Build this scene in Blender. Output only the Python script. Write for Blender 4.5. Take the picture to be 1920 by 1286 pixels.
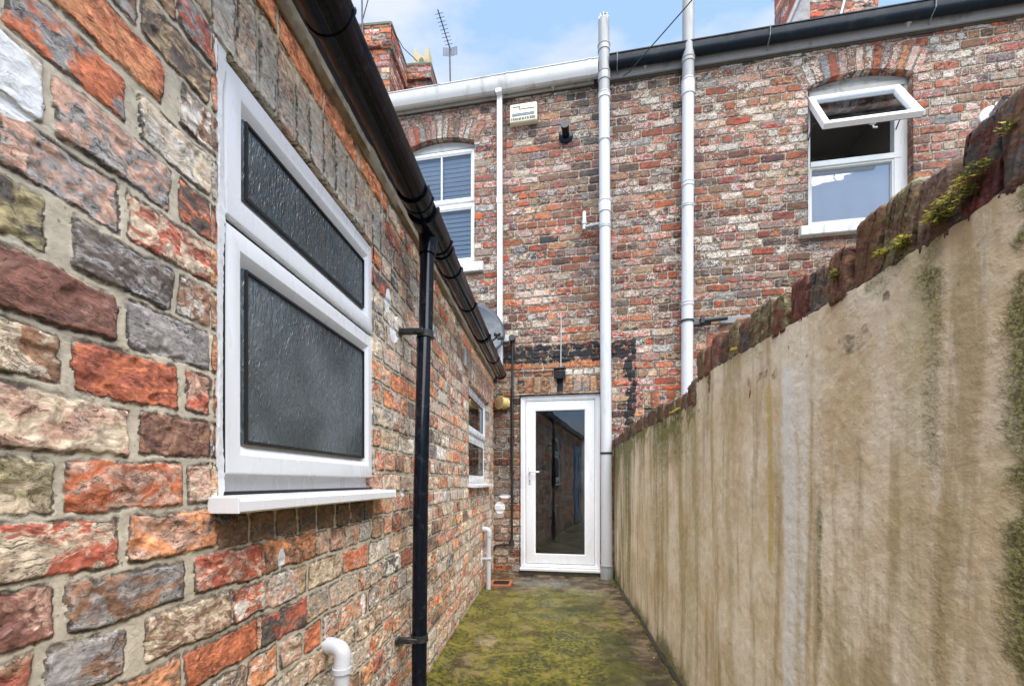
import bpy, bmesh, math, random
import numpy as np
from mathutils import Matrix, Vector
R=math.radians
sc=bpy.context.scene
for o in list(bpy.data.objects): bpy.data.objects.remove(o)

# ------------------------------------------------------------------ camera
H=1.10
cam=bpy.data.cameras.new('camera'); co=bpy.data.objects.new('camera',cam); sc.collection.objects.link(co)
cam.lens=16.0; cam.sensor_width=36.0; cam.shift_y=(903-643)/1920.0; cam.clip_start=0.02; cam.clip_end=500
co.location=(0,0,H); co.rotation_euler=(R(90),0,R(5.0229))
sc.camera=co
# ------------------------------------------------------------------ light
SUN_EL,SUN_AZ=66,164          # azimuth of the sun, clockwise from +Y
w=bpy.data.worlds.new('World'); sc.world=w; w.use_nodes=True
nt=w.node_tree; nt.nodes.clear()
def WN(t,**k):
    n=nt.nodes.new(t)
    for a,b in k.items(): setattr(n,a,b)
    return n
sky=WN('ShaderNodeTexSky',sky_type='NISHITA',sun_disc=False,sun_elevation=R(SUN_EL),sun_rotation=R(SUN_AZ),air_density=1.0,dust_density=0.6,ozone_density=1.6)
tc=WN('ShaderNodeTexCoord'); mp=WN('ShaderNodeMapping'); mp.inputs['Scale'].default_value=(1.2,1.2,3.4); mp.inputs['Location'].default_value=(0.35,0.1,0.62)
nz=WN('ShaderNodeTexNoise'); nz.inputs['Scale'].default_value=1.7; nz.inputs['Detail'].default_value=7; nz.inputs['Roughness'].default_value=.55
rp=WN('ShaderNodeValToRGB'); rp.color_ramp.elements[0].position=.52; rp.color_ramp.elements[1].position=.64
rp.color_ramp.elements[0].color=(0,0,0,1); rp.color_ramp.elements[1].color=(.85,.85,.85,1)
sepw=WN('ShaderNodeSeparateXYZ')
hz=WN('ShaderNodeMapRange'); hz.inputs['From Min'].default_value=.95; hz.inputs['From Max'].default_value=.25; hz.inputs['To Min'].default_value=0.55; hz.inputs['To Max'].default_value=.85
mx=WN('ShaderNodeMixRGB'); mx2=WN('ShaderNodeMixRGB'); bg=WN('ShaderNodeBackground'); out=WN('ShaderNodeOutputWorld')
L=nt.links.new
L(tc.outputs['Generated'],mp.inputs[0]); L(mp.outputs[0],nz.inputs['Vector']); L(nz.outputs[0],rp.inputs[0])
L(tc.outputs['Generated'],sepw.inputs[0]); L(sepw.outputs[2],hz.inputs[0])
L(hz.outputs[0],mx2.inputs[0]); L(sky.outputs[0],mx2.inputs[1]); mx2.inputs[2].default_value=(1.75,2.62,3.95,1)
L(rp.outputs[0],mx.inputs[0]); L(mx2.outputs[0],mx.inputs[1]); mx.inputs[2].default_value=(3.0,3.1,3.5,1)
L(mx.outputs[0],bg.inputs[0]); bg.inputs[1].default_value=0.12; L(bg.outputs[0],out.inputs[0])
sl=bpy.data.lights.new('sun','SUN'); so=bpy.data.objects.new('sun',sl); sc.collection.objects.link(so)
sl.energy=3.9; sl.angle=R(75); sl.color=(1.0,.97,.93)
a=R(SUN_AZ); e=R(SUN_EL); sd_=Vector((math.sin(a)*math.cos(e),math.cos(a)*math.cos(e),math.sin(e)))
so.rotation_euler=(-sd_).to_track_quat('-Z','Y').to_euler(); so.location=(0,-3,8)
vs=sc.view_settings; vs.view_transform='Standard'; vs.look='None'; vs.gamma=1; vs.exposure=1.33
sc.cycles.max_bounces=8; sc.cycles.transparent_max_bounces=12

# ------------------------------------------------------------------ object helpers
C=sc.collection
def T(x=0,y=0,z=0): return Matrix.Translation((x,y,z))
EXT=T(-.69,0,0)@Matrix.Rotation(R(90),4,'Z')          # local x = along the side wing (world +Y), y = into the wall
REAR=T(-.69,5.33,0)@Matrix.Rotation(-R(5.7146),4,'Z')  # local x = along the rear wall to the right
RW=T(.69,0,0)@Matrix.Rotation(-R(90),4,'Z')           # local x = world -Y
WORLD=Matrix.Identity(4)
def tag(o,label=None,cat=None,group=None,kind=None):
    if label: o['label']=label
    if cat: o['category']=cat
    if group: o['group']=group
    if kind: o['kind']=kind
    return o
class Thing:
    """an Empty at the base of a thing; children meshes are written in frame coordinates minus origin"""
def empty(name,frame,org,label=None,cat=None,group=None,parent=None):
    o=bpy.data.objects.new(name,None); C.objects.link(o); o.empty_display_size=.1
    o.matrix_world=frame@T(*org); o['_f']=0
    del o['_f']
    ORG[o.name]=Vector(org)
    tag(o,label,cat,group); return o
ORG={}
def link(me,name,mat,parent=None,frame=WORLD,org=None,smooth=35):
    """me vertices are in frame coords"""
    o=bpy.data.objects.new(name,me); C.objects.link(o)
    if parent is not None:
        og=ORG[parent.name]; me.transform(T(*(-og))); o.parent=parent; ORG[o.name]=og
    else:
        if org is None: org=(0,0,0)
        me.transform(T(*(-Vector(org)))); o.matrix_world=frame@T(*org); ORG[o.name]=Vector(org)
    for m in (mat if isinstance(mat,(list,tuple)) else [mat]): me.materials.append(m)
    if smooth is not None and len(me.polygons):
        me.polygons.foreach_set('use_smooth',[True]*len(me.polygons))
        if smooth<180: me.set_sharp_from_angle(angle=R(smooth))
    return o
class MB:
    def __init__(s): s.b=bmesh.new()
    def box(s,x0,x1,y0,y1,z0,z1,bev=0,M=None,seg=1):
        vs=[s.b.verts.new((x,y,z)) for x in (x0,x1) for y in (y0,y1) for z in (z0,z1)]
        F=[(0,1,3,2),(4,6,7,5),(0,4,5,1),(2,3,7,6),(0,2,6,4),(1,5,7,3)]
        fs=[s.b.faces.new([vs[i] for i in f]) for f in F]
        if bev>0:
            ed=list({e for f in fs for e in f.edges})
            r=bmesh.ops.bevel(s.b,geom=ed,offset=bev,segments=seg,affect='EDGES',profile=.6)
            vs=list({v for f in r['faces'] for v in f.verts}|{v for v in vs if v.is_valid})
        if M is not None: bmesh.ops.transform(s.b,matrix=M,verts=vs)
        return s
    def tube(s,pts,r,n=16,cap=True,closed=False):
        pts=[Vector(p) for p in pts]; rr=r if isinstance(r,(list,tuple)) else [r]*len(pts)
        rings=[]; up=None
        for i,p in enumerate(pts):
            if i==0: d=pts[1]-p
            elif i==len(pts)-1: d=p-pts[i-1]
            else: d=(pts[i+1]-p).normalized()+(p-pts[i-1]).normalized()
            if d.length<1e-9: d=Vector((0,0,1))
            d.normalize()
            if up is None: up=d.orthogonal().normalized()
            up=(up-up.dot(d)*d).normalized(); v=d.cross(up)
            rings.append([s.b.verts.new(p+rr[i]*(math.cos(2*math.pi*k/n)*up+math.sin(2*math.pi*k/n)*v)) for k in range(n)])
        for A,B in zip(rings,rings[1:]):
            for k in range(n): s.b.faces.new((A[k],A[(k+1)%n],B[(k+1)%n],B[k]))
        if cap:
            s.b.faces.new(rings[0][::-1]); s.b.faces.new(rings[-1])
        return s
    def cyl(s,p,q,r,n=20,r2=None): return s.tube([p,q],[r,r if r2 is None else r2],n)
    def prism(s,prof,axis,a0,a1):
        """closed 2D profile extruded along axis ('x': prof=(y,z))"""
        def P(t,p):
            return {'x':(t,p[0],p[1]),'y':(p[0],t,p[1]),'z':(p[0],p[1],t)}[axis]
        A=[s.b.verts.new(P(a0,p)) for p in prof]; B=[s.b.verts.new(P(a1,p)) for p in prof]
        n=len(prof)
        for k in range(n): s.b.faces.new((A[k],A[(k+1)%n],B[(k+1)%n],B[k]))
        s.b.faces.new(A[::-1]); s.b.faces.new(B); return s
    def ring(s,x0,x1,z0,z1,prof,closed=True):
        """mitred frame: prof = [(inset, y)] swept round the rectangle"""
        rings=[[s.b.verts.new(p) for p in ((x0+i,y,z0+i),(x1-i,y,z0+i),(x1-i,y,z1-i),(x0+i,y,z1-i))] for i,y in prof]
        pr=list(zip(rings,rings[1:]))+([(rings[-1],rings[0])] if closed else [])
        for A,B in pr:
            for k in range(4): s.b.faces.new((A[k],A[(k+1)%4],B[(k+1)%4],B[k]))
        return s
    def quad(s,*p): s.b.faces.new([s.b.verts.new(q) for q in p]); return s
    def build(s,name,mat,parent=None,frame=WORLD,org=None,smooth=35,recalc=True):
        if recalc: bmesh.ops.recalc_face_normals(s.b,faces=s.b.faces)
        me=bpy.data.meshes.new(name); s.b.to_mesh(me); s.b.free()
        return link(me,name,mat,parent,frame,org,smooth)
def arc(c,r,a0,a1,n): return [(c[0]+r*math.cos(R(a0+(a1-a0)*i/n)),c[1]+r*math.sin(R(a0+(a1-a0)*i/n))) for i in range(n+1)]

# ------------------------------------------------------------------ numpy noise
def hsh(i,j,s):
    with np.errstate(over='ignore'):
        h=(i.astype(np.int64)*374761393+j.astype(np.int64)*668265263+np.int64(s)*974634777)
        h=(h^(h>>13))*1274126177; h=h^(h>>16); h=(h*69069+12345)&0xffffff
    return h/float(0x1000000)
def vn(x,y,s):
    xi=np.floor(x); yi=np.floor(y); fx=x-xi; fy=y-yi; xi=xi.astype(np.int64); yi=yi.astype(np.int64)
    fx=fx*fx*fx*(fx*(fx*6-15)+10); fy=fy*fy*fy*(fy*(fy*6-15)+10)
    a=hsh(xi,yi,s);b=hsh(xi+1,yi,s);c=hsh(xi,yi+1,s);d=hsh(xi+1,yi+1,s)
    return a+(b-a)*fx+(c-a)*fy+(a-b-c+d)*fx*fy
def fbm(x,y,f,s,o=4,g=.5):
    t=0;A=1;N=0
    for k in range(o):
        t=t+A*vn(x*f+17.3*k,y*f-9.1*k,s+k*13); N+=A; A*=g; f=f*2.03
    return t/N
def sm(a,b,x): t=np.clip((x-a)/(b-a),0,1); return t*t*(3-2*t)

# ------------------------------------------------------------------ materials
def M_(name):
    m=bpy.data.materials.new(name); m.use_nodes=True; m.node_tree.nodes.clear(); return m,NB(m.node_tree)
class NB:
    def __init__(s,t): s.t=t
    def n(s,ty,ins=None,**k):
        n=s.t.nodes.new(ty)
        for a,b in k.items(): setattr(n,a,b)
        for a,b in (ins or {}).items():
            if isinstance(b,bpy.types.NodeSocket): s.t.links.new(b,n.inputs[a])
            else: n.inputs[a].default_value=b
        return n
    def obj(s,scale=(1,1,1)):
        c=s.n('ShaderNodeTexCoord'); return s.n('ShaderNodeMapping',{'Vector':c.outputs['Object'],'Scale':scale}).outputs[0]
    def noise(s,vec,sc_,det=4,ro=.55,dist=0,out='Fac'):
        return s.n('ShaderNodeTexNoise',{'Vector':vec,'Scale':sc_,'Detail':det,'Roughness':ro,'Distortion':dist}).outputs[out]
    def math(s,op,a,b=0,c=0,clamp=False):
        n=s.n('ShaderNodeMath',operation=op,use_clamp=clamp)
        for i,v in enumerate((a,b,c)):
            if isinstance(v,bpy.types.NodeSocket): s.t.links.new(v,n.inputs[i])
            else: n.inputs[i].default_value=v
        return n.outputs[0]
    def ss(s,v,a,b,lo=0,hi=1,smooth=True):
        n=s.n('ShaderNodeMapRange',{'Value':v,'From Min':a,'From Max':b,'To Min':lo,'To Max':hi},interpolation_type='SMOOTHSTEP' if smooth else 'LINEAR'); return n.outputs[0]
    def mix(s,f,a,b,bl='MIX'):
        n=s.n('ShaderNodeMixRGB',blend_type=bl)
        for i,v in zip(('Fac','Color1','Color2'),(f,a,b)):
            if isinstance(v,bpy.types.NodeSocket): s.t.links.new(v,n.inputs[i])
            else: n.inputs[i].default_value=(v if i=='Fac' else (*v,1) if len(v)==3 else v)
        return n.outputs[0]
    def bump(s,h,st,d,nrm=None):
        i={'Height':h,'Strength':st,'Distance':d}
        if nrm is not None: i['Normal']=nrm
        return s.n('ShaderNodeBump',i).outputs[0]
    def pbsdf(s,**k):
        i={}
        for a,b in k.items():
            nm={'col':'Base Color','ro':'Roughness','nrm':'Normal','metal':'Metallic','ior':'IOR','spec':'Specular IOR Level','coat':'Coat Weight','em':'Emission Color','ems':'Emission Strength','alpha':'Alpha','trans':'Transmission Weight','sss':'Subsurface Weight'}[a]
            i[nm]=(*b,1) if (isinstance(b,tuple) and len(b)==3) else b
        return s.n('ShaderNodeBsdfPrincipled',i)
    def out(s,sh): s.n('ShaderNodeOutputMaterial',{'Surface':sh})
    def attr(s,nm): return s.n('ShaderNodeAttribute',attribute_name=nm)

def brick_mat(name,mortar,mortar2,scale=1.0,white=(.76,.72,.64),edge=.0035,grime_shade=1.0,elm=1.0,spk=.0):
    m,b=M_(name); v=b.obj(); vh=b.obj((1,1,1.6))
    A=b.attr('A');B=b.attr('B');Cc=b.attr('C'); cs=b.n('ShaderNodeSeparateColor',{'Color':Cc.outputs['Color']}).outputs
    dist=b.noise(v,22*scale,3,.6,out='Color')
    vd=b.n('ShaderNodeVectorMath',{0:vh,1:b.n('ShaderNodeVectorMath',{0:dist,'Scale':.045/scale},operation='SCALE').outputs[0]},operation='ADD').outputs[0]
    n1=b.noise(vd,13*scale,7,.62,.6); n2=b.noise(vd,34*scale,6,.66,.9); n3=b.noise(v,140*scale,4,.6); n4=b.noise(vd,19*scale,6,.6,1.3)
    n5=b.noise(vd,70*scale,5,.65,.7)
    n6=b.noise(vd,105*scale,4,.65)
    # colour blotches within a brick
    col=b.mix(b.ss(b.math('ADD',n4,b.math('MULTIPLY',n5,.35)),.62,.74),A.outputs['Color'],B.outputs['Color'])
    col=b.mix(1.0,col,b.mix(b.ss(n2,.25,.75,smooth=False),(.38,.37,.37),(1.75,1.72,1.68)),'MULTIPLY'); col=b.mix(1.0,col,b.mix(b.ss(n6,.3,.7,smooth=False),(.60,.60,.60),(1.42,1.42,1.42)),'MULTIPLY')
    # remains of limewash / salts
    wf=b.math('ADD',b.math('ADD',b.math('MULTIPLY',n1,.74),b.math('MULTIPLY',n5,.38)),B.outputs['Alpha'])
    wf=b.math('ADD',wf,b.math('MULTIPLY',b.math('SUBTRACT',n6,.5),.30+spk)); wm=b.ss(wf,.81,.93)
    wcol=b.mix(b.ss(n2,.35,.65),white,tuple(c*f for c,f in zip(white,(.74,.66,.57)))); wcol=b.mix(1.0,wcol,b.mix(b.ss(n6,.3,.7,smooth=False),(.70,.70,.70),(1.2,1.2,1.2)),'MULTIPLY')
    col=b.mix(b.math('MULTIPLY',wm,.92),col,wcol)
    # soot and burnt patches
    df=b.math('ADD',b.math('ADD',b.math('MULTIPLY',n2,.5),b.math('MULTIPLY',n4,.6)),cs[0])
    col=b.mix(b.math('MULTIPLY',b.ss(df,.86,.97),.88*grime_shade),col,(.035,.032,.032))
    # cracks and pits
    vst=b.n('ShaderNodeVectorMath',{0:vd,1:(1,1,1.9)},operation='MULTIPLY').outputs[0]
    q1=b.noise(vst,24*scale,4,.6,.4); q2=b.noise(vst,62*scale,3,.6,.8)
    cr=b.math('MULTIPLY',b.ss(b.math('ABSOLUTE',b.math('SUBTRACT',q1,.52)),.014,.002),b.ss(n4,.50,.62))
    cr2=b.math('MULTIPLY',b.ss(b.math('ABSOLUTE',b.math('SUBTRACT',q2,.50)),.020,.004),b.ss(n1,.47,.60))
    crk=b.math('MAXIMUM',cr,b.math('MULTIPLY',cr2,.85))
    pit=b.ss(n3,.36,.28); flk=b.math('MULTIPLY',b.ss(b.noise(vst,95*scale,3,.6,.5),.56,.63),b.ss(n4,.46,.60)); pit=b.math('MAXIMUM',pit,flk)
    col=b.mix(b.math('MULTIPLY',b.math('MAXIMUM',b.math('MULTIPLY',crk,b.ss(n5,.38,.52)),pit),.75*grime_shade),col,(.03,.022,.018))
    # mortar
    mn=b.noise(v,45,6,.65); mcol=b.mix(b.ss(b.noise(v,5,4),.4,.62),mortar,mortar2)
    mcol=b.mix(1.0,mcol,b.mix(mn,(.6,.6,.6),(1.4,1.4,1.4)),'MULTIPLY')
    mcol=b.mix(b.math('MULTIPLY',b.ss(n3,.38,.30),.6),mcol,(.08,.07,.05))
    wob=b.math('MULTIPLY',b.math('SUBTRACT',b.noise(v,75*scale,5,.7),.5),.011/scale)
    sdn=b.math('ADD',A.outputs['Alpha'],wob)
    bm=b.ss(sdn,-.0008,edge-.0008)
    col=b.mix(bm,mcol,col)
    # crevice shade painted as a dark contact line round each brick
    el=b.math('MULTIPLY',b.math('MULTIPLY',b.ss(sdn,-.0035*elm,.0004),b.ss(sdn,.0035*elm,.0006)),b.ss(n4,.40-.08*(elm-1),.56))
    col=b.mix(b.math('MULTIPLY',el,.88*grime_shade),col,(.030,.024,.019))
    # tar, white paint, moss
    col=b.mix(b.ss(b.math('ADD',cs[1],b.math('MULTIPLY',b.math('SUBTRACT',n5,.5),1.1)),.42,.52),col,(.012,.012,.013))
    col=b.mix(b.ss(b.math('ADD',cs[2],b.math('MULTIPLY',b.math('SUBTRACT',n5,.5),.35)),.45,.52),col,(.84,.85,.86))
    ms=Cc.outputs['Alpha']
    col=b.mix(b.math('MULTIPLY',b.ss(b.math('ADD',ms,b.math('MULTIPLY',b.math('SUBTRACT',n2,.5),1.4)),.5,.9),.75),col,(.10,.10,.022))
    hh=b.math('ADD',b.math('ADD',b.math('MULTIPLY',n2,.0019),b.math('MULTIPLY',n5,.0020)),b.math('MULTIPLY',n3,.0012))
    hh=b.math('SUBTRACT',hh,b.math('MULTIPLY',crk,.0016)); hh=b.math('SUBTRACT',hh,b.math('MULTIPLY',el,.003))
    hh=b.math('ADD',b.math('MULTIPLY',hh,b.ss(bm,0,1,.35,1)),b.math('MULTIPLY',mn,.0012))
    nr=b.bump(hh,1.0,1.0)
    p=b.pbsdf(col=col,ro=b.ss(n2,.3,.7,.55,.9),nrm=nr,spec=.35); b.out(p.outputs[0]); return m
MAT_BL=brick_mat('brick_side_wing',(.61,.53,.405),(.50,.445,.345),scale=.66,elm=1.5,spk=.12)
MAT_BR=brick_mat('brick_rear',(.47,.37,.27),(.33,.27,.21),scale=.85,white=(.72,.68,.61),edge=.004,elm=2.5,spk=.55)

def simple(name,col,ro=.4,metal=0,spec=.5,dirt=None,dsc=30,damt=.5,bump=0,bsc=60,coat=0,ior=1.5,streak=1):
    m,b=M_(name); v=b.obj((1,1,streak)); c=col
    if dirt:
        c=b.mix(b.math('MULTIPLY',b.ss(b.noise(v,dsc,6,.65,.3),.52,.72),damt),col,dirt)
        c=b.mix(b.math('MULTIPLY',b.ss(b.noise(v,dsc*7,3,.6),.66,.72),damt),c,dirt)
    k=dict(col=c,ro=b.ss(b.noise(v,12,5,.6),.3,.7,ro*.75,min(1,ro*1.3)),metal=metal,spec=spec,ior=ior,coat=coat)
    if bump: k['nrm']=b.bump(b.noise(v,bsc,5,.6),.6,bump)
    b.out(b.pbsdf(**k).outputs[0]); return m
UPVC=simple('white_plastic',(.77,.78,.80),.28,dirt=(.42,.41,.37),dsc=6,damt=.25,streak=.4)
UPVC2=simple('aged_white_plastic',(.56,.56,.555),.38,dirt=(.25,.24,.20),dsc=7,damt=.55,streak=.35)
SEAL=simple('sealant',(.75,.76,.76),.5,dirt=(.35,.32,.27),dsc=40,damt=.5)
GASKET=simple('black_gasket',(.012,.012,.013),.5)
BLK=simple('black_gloss_plastic',(.004,.006,.012),.17,dirt=(.10,.11,.12),dsc=30,damt=.18,spec=.22)
BLKM=simple('black_matt_plastic',(.018,.018,.02),.45,dirt=(.12,.11,.10),dsc=50,damt=.4)
GREYP=simple('grey_painted_pipe',(.29,.30,.30),.45,dirt=(.14,.14,.13),dsc=12,damt=.6,streak=.4)
WPIPE=simple('white_painted_pipe',(.53,.545,.575),.42,dirt=(.30,.30,.28),dsc=10,damt=.5,streak=.25)
TIMBW=simple('old_white_timber',(.36,.355,.335),.6,dirt=(.17,.16,.14),dsc=9,damt=.8,streak=1,bump=.002)
TIMBG=simple('grey_painted_fascia',(.36,.36,.365),.6,dirt=(.10,.10,.10),dsc=5,damt=.7)
CREAM=simple('cream_plastic',(.70,.66,.50),.4,dirt=(.35,.30,.20),dsc=20,damt=.3)
LAMPC=simple('yellowed_lamp_plastic',(.66,.50,.20),.35,dirt=(.35,.25,.10),dsc=20,damt=.3)
BLUEL=simple('blue_stripe_print',(.05,.12,.18),.5)
SLATE=simple('roof_slate',(.09,.095,.105),.6,dirt=(.10,.12,.07),dsc=8,damt=.5,bump=.003)
LEAD=simple('lead_flashing',(.20,.20,.21),.5,dirt=(.10,.09,.08),dsc=9,damt=.7,bump=.004,bsc=20)
METAL=simple('dull_aluminium',(.32,.32,.33),.4,metal=.7,dirt=(.12,.11,.10),damt=.5)
DARKM=simple('dark_weathered_metal',(.07,.06,.06),.5,metal=.4)
DISH=simple('grey_dish_paint',(.040,.056,.075),.45,dirt=(.09,.09,.09),dsc=12,damt=.4)
CAST=simple('dark_cast_iron_paint',(.010,.017,.026),.35,dirt=(.05,.065,.06),dsc=7,damt=.4,spec=.15)
POT=simple('buff_clay',(.46,.38,.22),.8,dirt=(.18,.16,.10),dsc=9,damt=.7,bump=.004)
CEM=simple('cement_fillet',(.33,.26,.17),.9,dirt=(.13,.11,.08),dsc=14,damt=.8,bump=.008,bsc=30)
FLAUNCH=simple('flaunching',(.13,.14,.10),.9,dirt=(.08,.11,.05),dsc=9,damt=.8,bump=.006,bsc=25)
DIRT_SHADE=simple('dirt_and_gap_shade',(.05,.042,.03),.95,dirt=(.09,.09,.03),dsc=30,damt=.8,bump=.004)  # dirt and mortar, also the painted shade at eaves and step
ROOM=simple('room_plaster',(.42,.39,.36),.9)
BLUED=simple('blue_door_paint',(.10,.26,.46),.4)
SKYSHEET=simple('pale_sky_reflection',(.86,.86,.89),.7)  # pale colour standing in for sky mirrored in the lower pane
BLIND=simple('grey_blind_slats',(.58,.63,.72),.6)
TERRA=simple('terracotta',(.36,.11,.05),.8,dirt=(.12,.08,.04),damt=.6)
DEAD=simple('dead_leaf',(.16,.10,.05),.8,dirt=(.35,.30,.22),dsc=15,damt=.8)
WIRE=simple('cable_sheath',(.03,.03,.03),.6)
WIREG=simple('pale_cable_sheath',(.45,.44,.42),.5)
SILLP=simple('painted_stone_sill',(.58,.58,.56),.6,dirt=(.22,.21,.18),dsc=14,damt=.6,streak=.3)

def glass_mat(name,ior=1.9,dark=(.55,.58,.6),alpha=.8):
    m,b=M_(name); v=b.obj()
    fr=b.n('ShaderNodeFresnel',{'IOR':ior}).outputs[0]
    nr=b.bump(b.noise(v,3,2),.25,.004)
    g=b.n('ShaderNodeBsdfGlossy',{'Color':(1,1,1,1),'Roughness':.012,'Normal':nr}).outputs[0]
    t=b.n('ShaderNodeBsdfTransparent',{'Color':(*dark,1)}).outputs[0]
    s=b.n('ShaderNodeMixShader',{0:fr,1:t,2:g}).outputs[0]
    # thin film of dust
    d=b.n('ShaderNodeBsdfDiffuse',{'Color':(.4,.4,.4,1)}).outputs[0]
    s=b.n('ShaderNodeMixShader',{0:b.ss(b.noise(v,6,5,.6),.4,.8,.0,.035),1:s,2:d}).outputs[0]
    b.out(s); return m
GLASS=glass_mat('clear_glass',1.42,dark=(.86,.9,.93)); DGLASS=glass_mat('door_glass',1.8,dark=(.7,.72,.74))
GLASSR=glass_mat('reflective_glass',1.55,dark=(.9,.92,.94))
def obscure():
    m,b=M_('obscure_glass'); v=b.obj((1,1,.34))
    d=b.noise(v,26,3,.5,out='Color')
    vv=b.n('ShaderNodeVectorMath',{0:v,1:b.n('ShaderNodeVectorMath',{0:d,'Scale':.03},operation='SCALE').outputs[0]},operation='ADD').outputs[0]
    h=b.noise(vv,110,2,.5,.9); h2=b.noise(vv,50,2,.5,.6)
    hh=b.math('ADD',b.math('MULTIPLY',b.ss(h,.32,.68),.0018),b.math('MULTIPLY',h2,.0034))
    nr=b.bump(hh,1.0,1.25)
    cc=b.mix(b.ss(b.noise(b.obj(),2.6,2,.5),.40,.60),(.050,.066,.072),(.115,.145,.158))
    p=b.pbsdf(col=cc,ro=.10,nrm=nr,ior=1.75,spec=.5); b.out(p.outputs[0]); return m
OBSC=obscure()

def render_mat():
    m,b=M_('lime_render'); v=b.obj(); vs_=b.obj((1,1,.10)); vs2=b.obj((1,1,.22))
    A=b.attr('A'); s=b.n('ShaderNodeSeparateColor',{'Color':A.outputs['Color']}).outputs
    n1=b.noise(v,3.2,6,.6,.3); n2=b.noise(v,28,6,.68); n3=b.noise(v,150,4,.65); st=b.noise(vs_,9,5,.6,.2); st2=b.noise(vs2,22,5,.62)
    col=b.mix(b.ss(n1,.36,.64),(.57,.445,.285),(.74,.655,.52))
    col=b.mix(b.math('MULTIPLY',b.ss(st,.48,.64),.70),col,(.34,.26,.13))
    col=b.mix(b.math('MULTIPLY',b.ss(st2,.54,.68),.45),col,(.74,.69,.60))
    col=b.mix(b.math('MULTIPLY',b.ss(b.noise(vs_,4,5,.6),.52,.62),.40),col,(.36,.33,.16))
    col=b.mix(1.0,col,b.mix(n2,(.66,.66,.64),(1.34,1.34,1.35)),'MULTIPLY')
    w=b.ss(b.math('ADD',s[1],b.math('MULTIPLY',b.math('SUBTRACT',b.noise(v,20,6,.7),.5),.9)),.35,.8); col=b.mix(b.math('MULTIPLY',w,.85),col,(.72,.71,.68))
    y=b.ss(b.math('ADD',s[2],b.math('MULTIPLY',b.math('SUBTRACT',n2,.5),.8)),.35,.8); col=b.mix(b.math('MULTIPLY',y,.7),col,(.50,.38,.12))
    g=b.ss(b.math('ADD',s[0],b.math('MULTIPLY',b.math('SUBTRACT',n2,.5),1.3)),.25,1.0); gc=b.mix(b.ss(n3,.4,.62),(.045,.048,.012),(.24,.235,.075))
    col=b.mix(b.math('MULTIPLY',g,.88),col,gc)
    dk=b.ss(b.math('ADD',A.outputs['Alpha'],b.math('MULTIPLY',b.math('SUBTRACT',n2,.5),1.1)),.4,.75); col=b.mix(b.math('MULTIPLY',dk,.85),col,(.065,.05,.03))
    col=b.mix(b.math('MULTIPLY',b.ss(n3,.36,.29),.55),col,(.10,.08,.05))
    h=b.math('ADD',b.math('MULTIPLY',n3,.0013),b.math('MULTIPLY',n2,.0022)); h=b.math('ADD',h,b.math('MULTIPLY',b.math('MULTIPLY',g,n3),.004))
    p=b.pbsdf(col=col,ro=.88,nrm=b.bump(h,1.0,1.0),spec=.25); b.out(p.outputs[0]); return m
RENDER=render_mat()
def floor_mat():
    m,b=M_('mossy_concrete'); v=b.obj(); A=b.attr('A'); s=b.n('ShaderNodeSeparateColor',{'Color':A.outputs['Color']}).outputs
    n1=b.noise(v,2.6,7,.62,.6); n2=b.noise(v,38,7,.75,.3); n3=b.noise(v,150,5,.75); n4=b.noise(v,6,6,.65,.8)
    con=b.mix(b.ss(n4,.4,.62),(.075,.055,.030),(.19,.145,.085))
    mo=b.mix(b.ss(n2,.40,.62),(.032,.042,.006),(.25,.225,.022)); mo=b.mix(b.math('MULTIPLY',b.ss(n4,.52,.64),.7),mo,(.20,.165,.035))
    f=b.math('ADD',s[0],b.math('ADD',b.math('MULTIPLY',b.math('SUBTRACT',n1,.5),1.5),b.math('MULTIPLY',b.math('SUBTRACT',n2,.5),1.5)))
    col=b.mix(b.ss(f,.35,.62),con,mo)
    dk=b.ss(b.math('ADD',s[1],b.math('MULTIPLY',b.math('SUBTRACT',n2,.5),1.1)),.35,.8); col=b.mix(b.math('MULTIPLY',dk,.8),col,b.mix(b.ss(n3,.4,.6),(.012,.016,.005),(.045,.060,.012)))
    col=b.mix(b.ss(b.math('ADD',s[2],b.math('MULTIPLY',b.math('SUBTRACT',n2,.5),.7)),.4,.62),col,b.mix(n3,(.22,.17,.09),(.42,.34,.20)))
    col=b.mix(b.math('MULTIPLY',b.ss(A.outputs['Alpha'],.3,.8),.8),col,(.16,.165,.14))
    col=b.mix(1.0,col,b.mix(n3,(.20,.20,.20),(1.35,1.30,1.25)),'MULTIPLY'); col=b.mix(1.0,col,b.mix(b.ss(n4,.3,.7),(.55,.55,.5),(1.3,1.3,1.3)),'MULTIPLY')
    h=b.math('ADD',b.math('MULTIPLY',n3,.0028),b.math('MULTIPLY',n2,.005))
    wet=b.ss(n1,.42,.60,.62,.16)
    p=b.pbsdf(col=col,ro=wet,nrm=b.bump(h,1.0,1.0),spec=.4); b.out(p.outputs[0]); return m
FLOOR=floor_mat()
m,b=M_('moss_leaf'); v=b.obj(); b.out(b.pbsdf(col=b.mix(b.ss(b.noise(v,40,4),.35,.65),(.10,.11,.015),(.46,.40,.05)),ro=.9,spec=.2).outputs[0]); MOSS=m
m,b=M_('yard_ground'); v=b.obj(); b.out(b.pbsdf(col=b.mix(b.noise(v,4,6),(.10,.09,.07),(.20,.18,.14)),ro=.9).outputs[0]); GROUND=m

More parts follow.
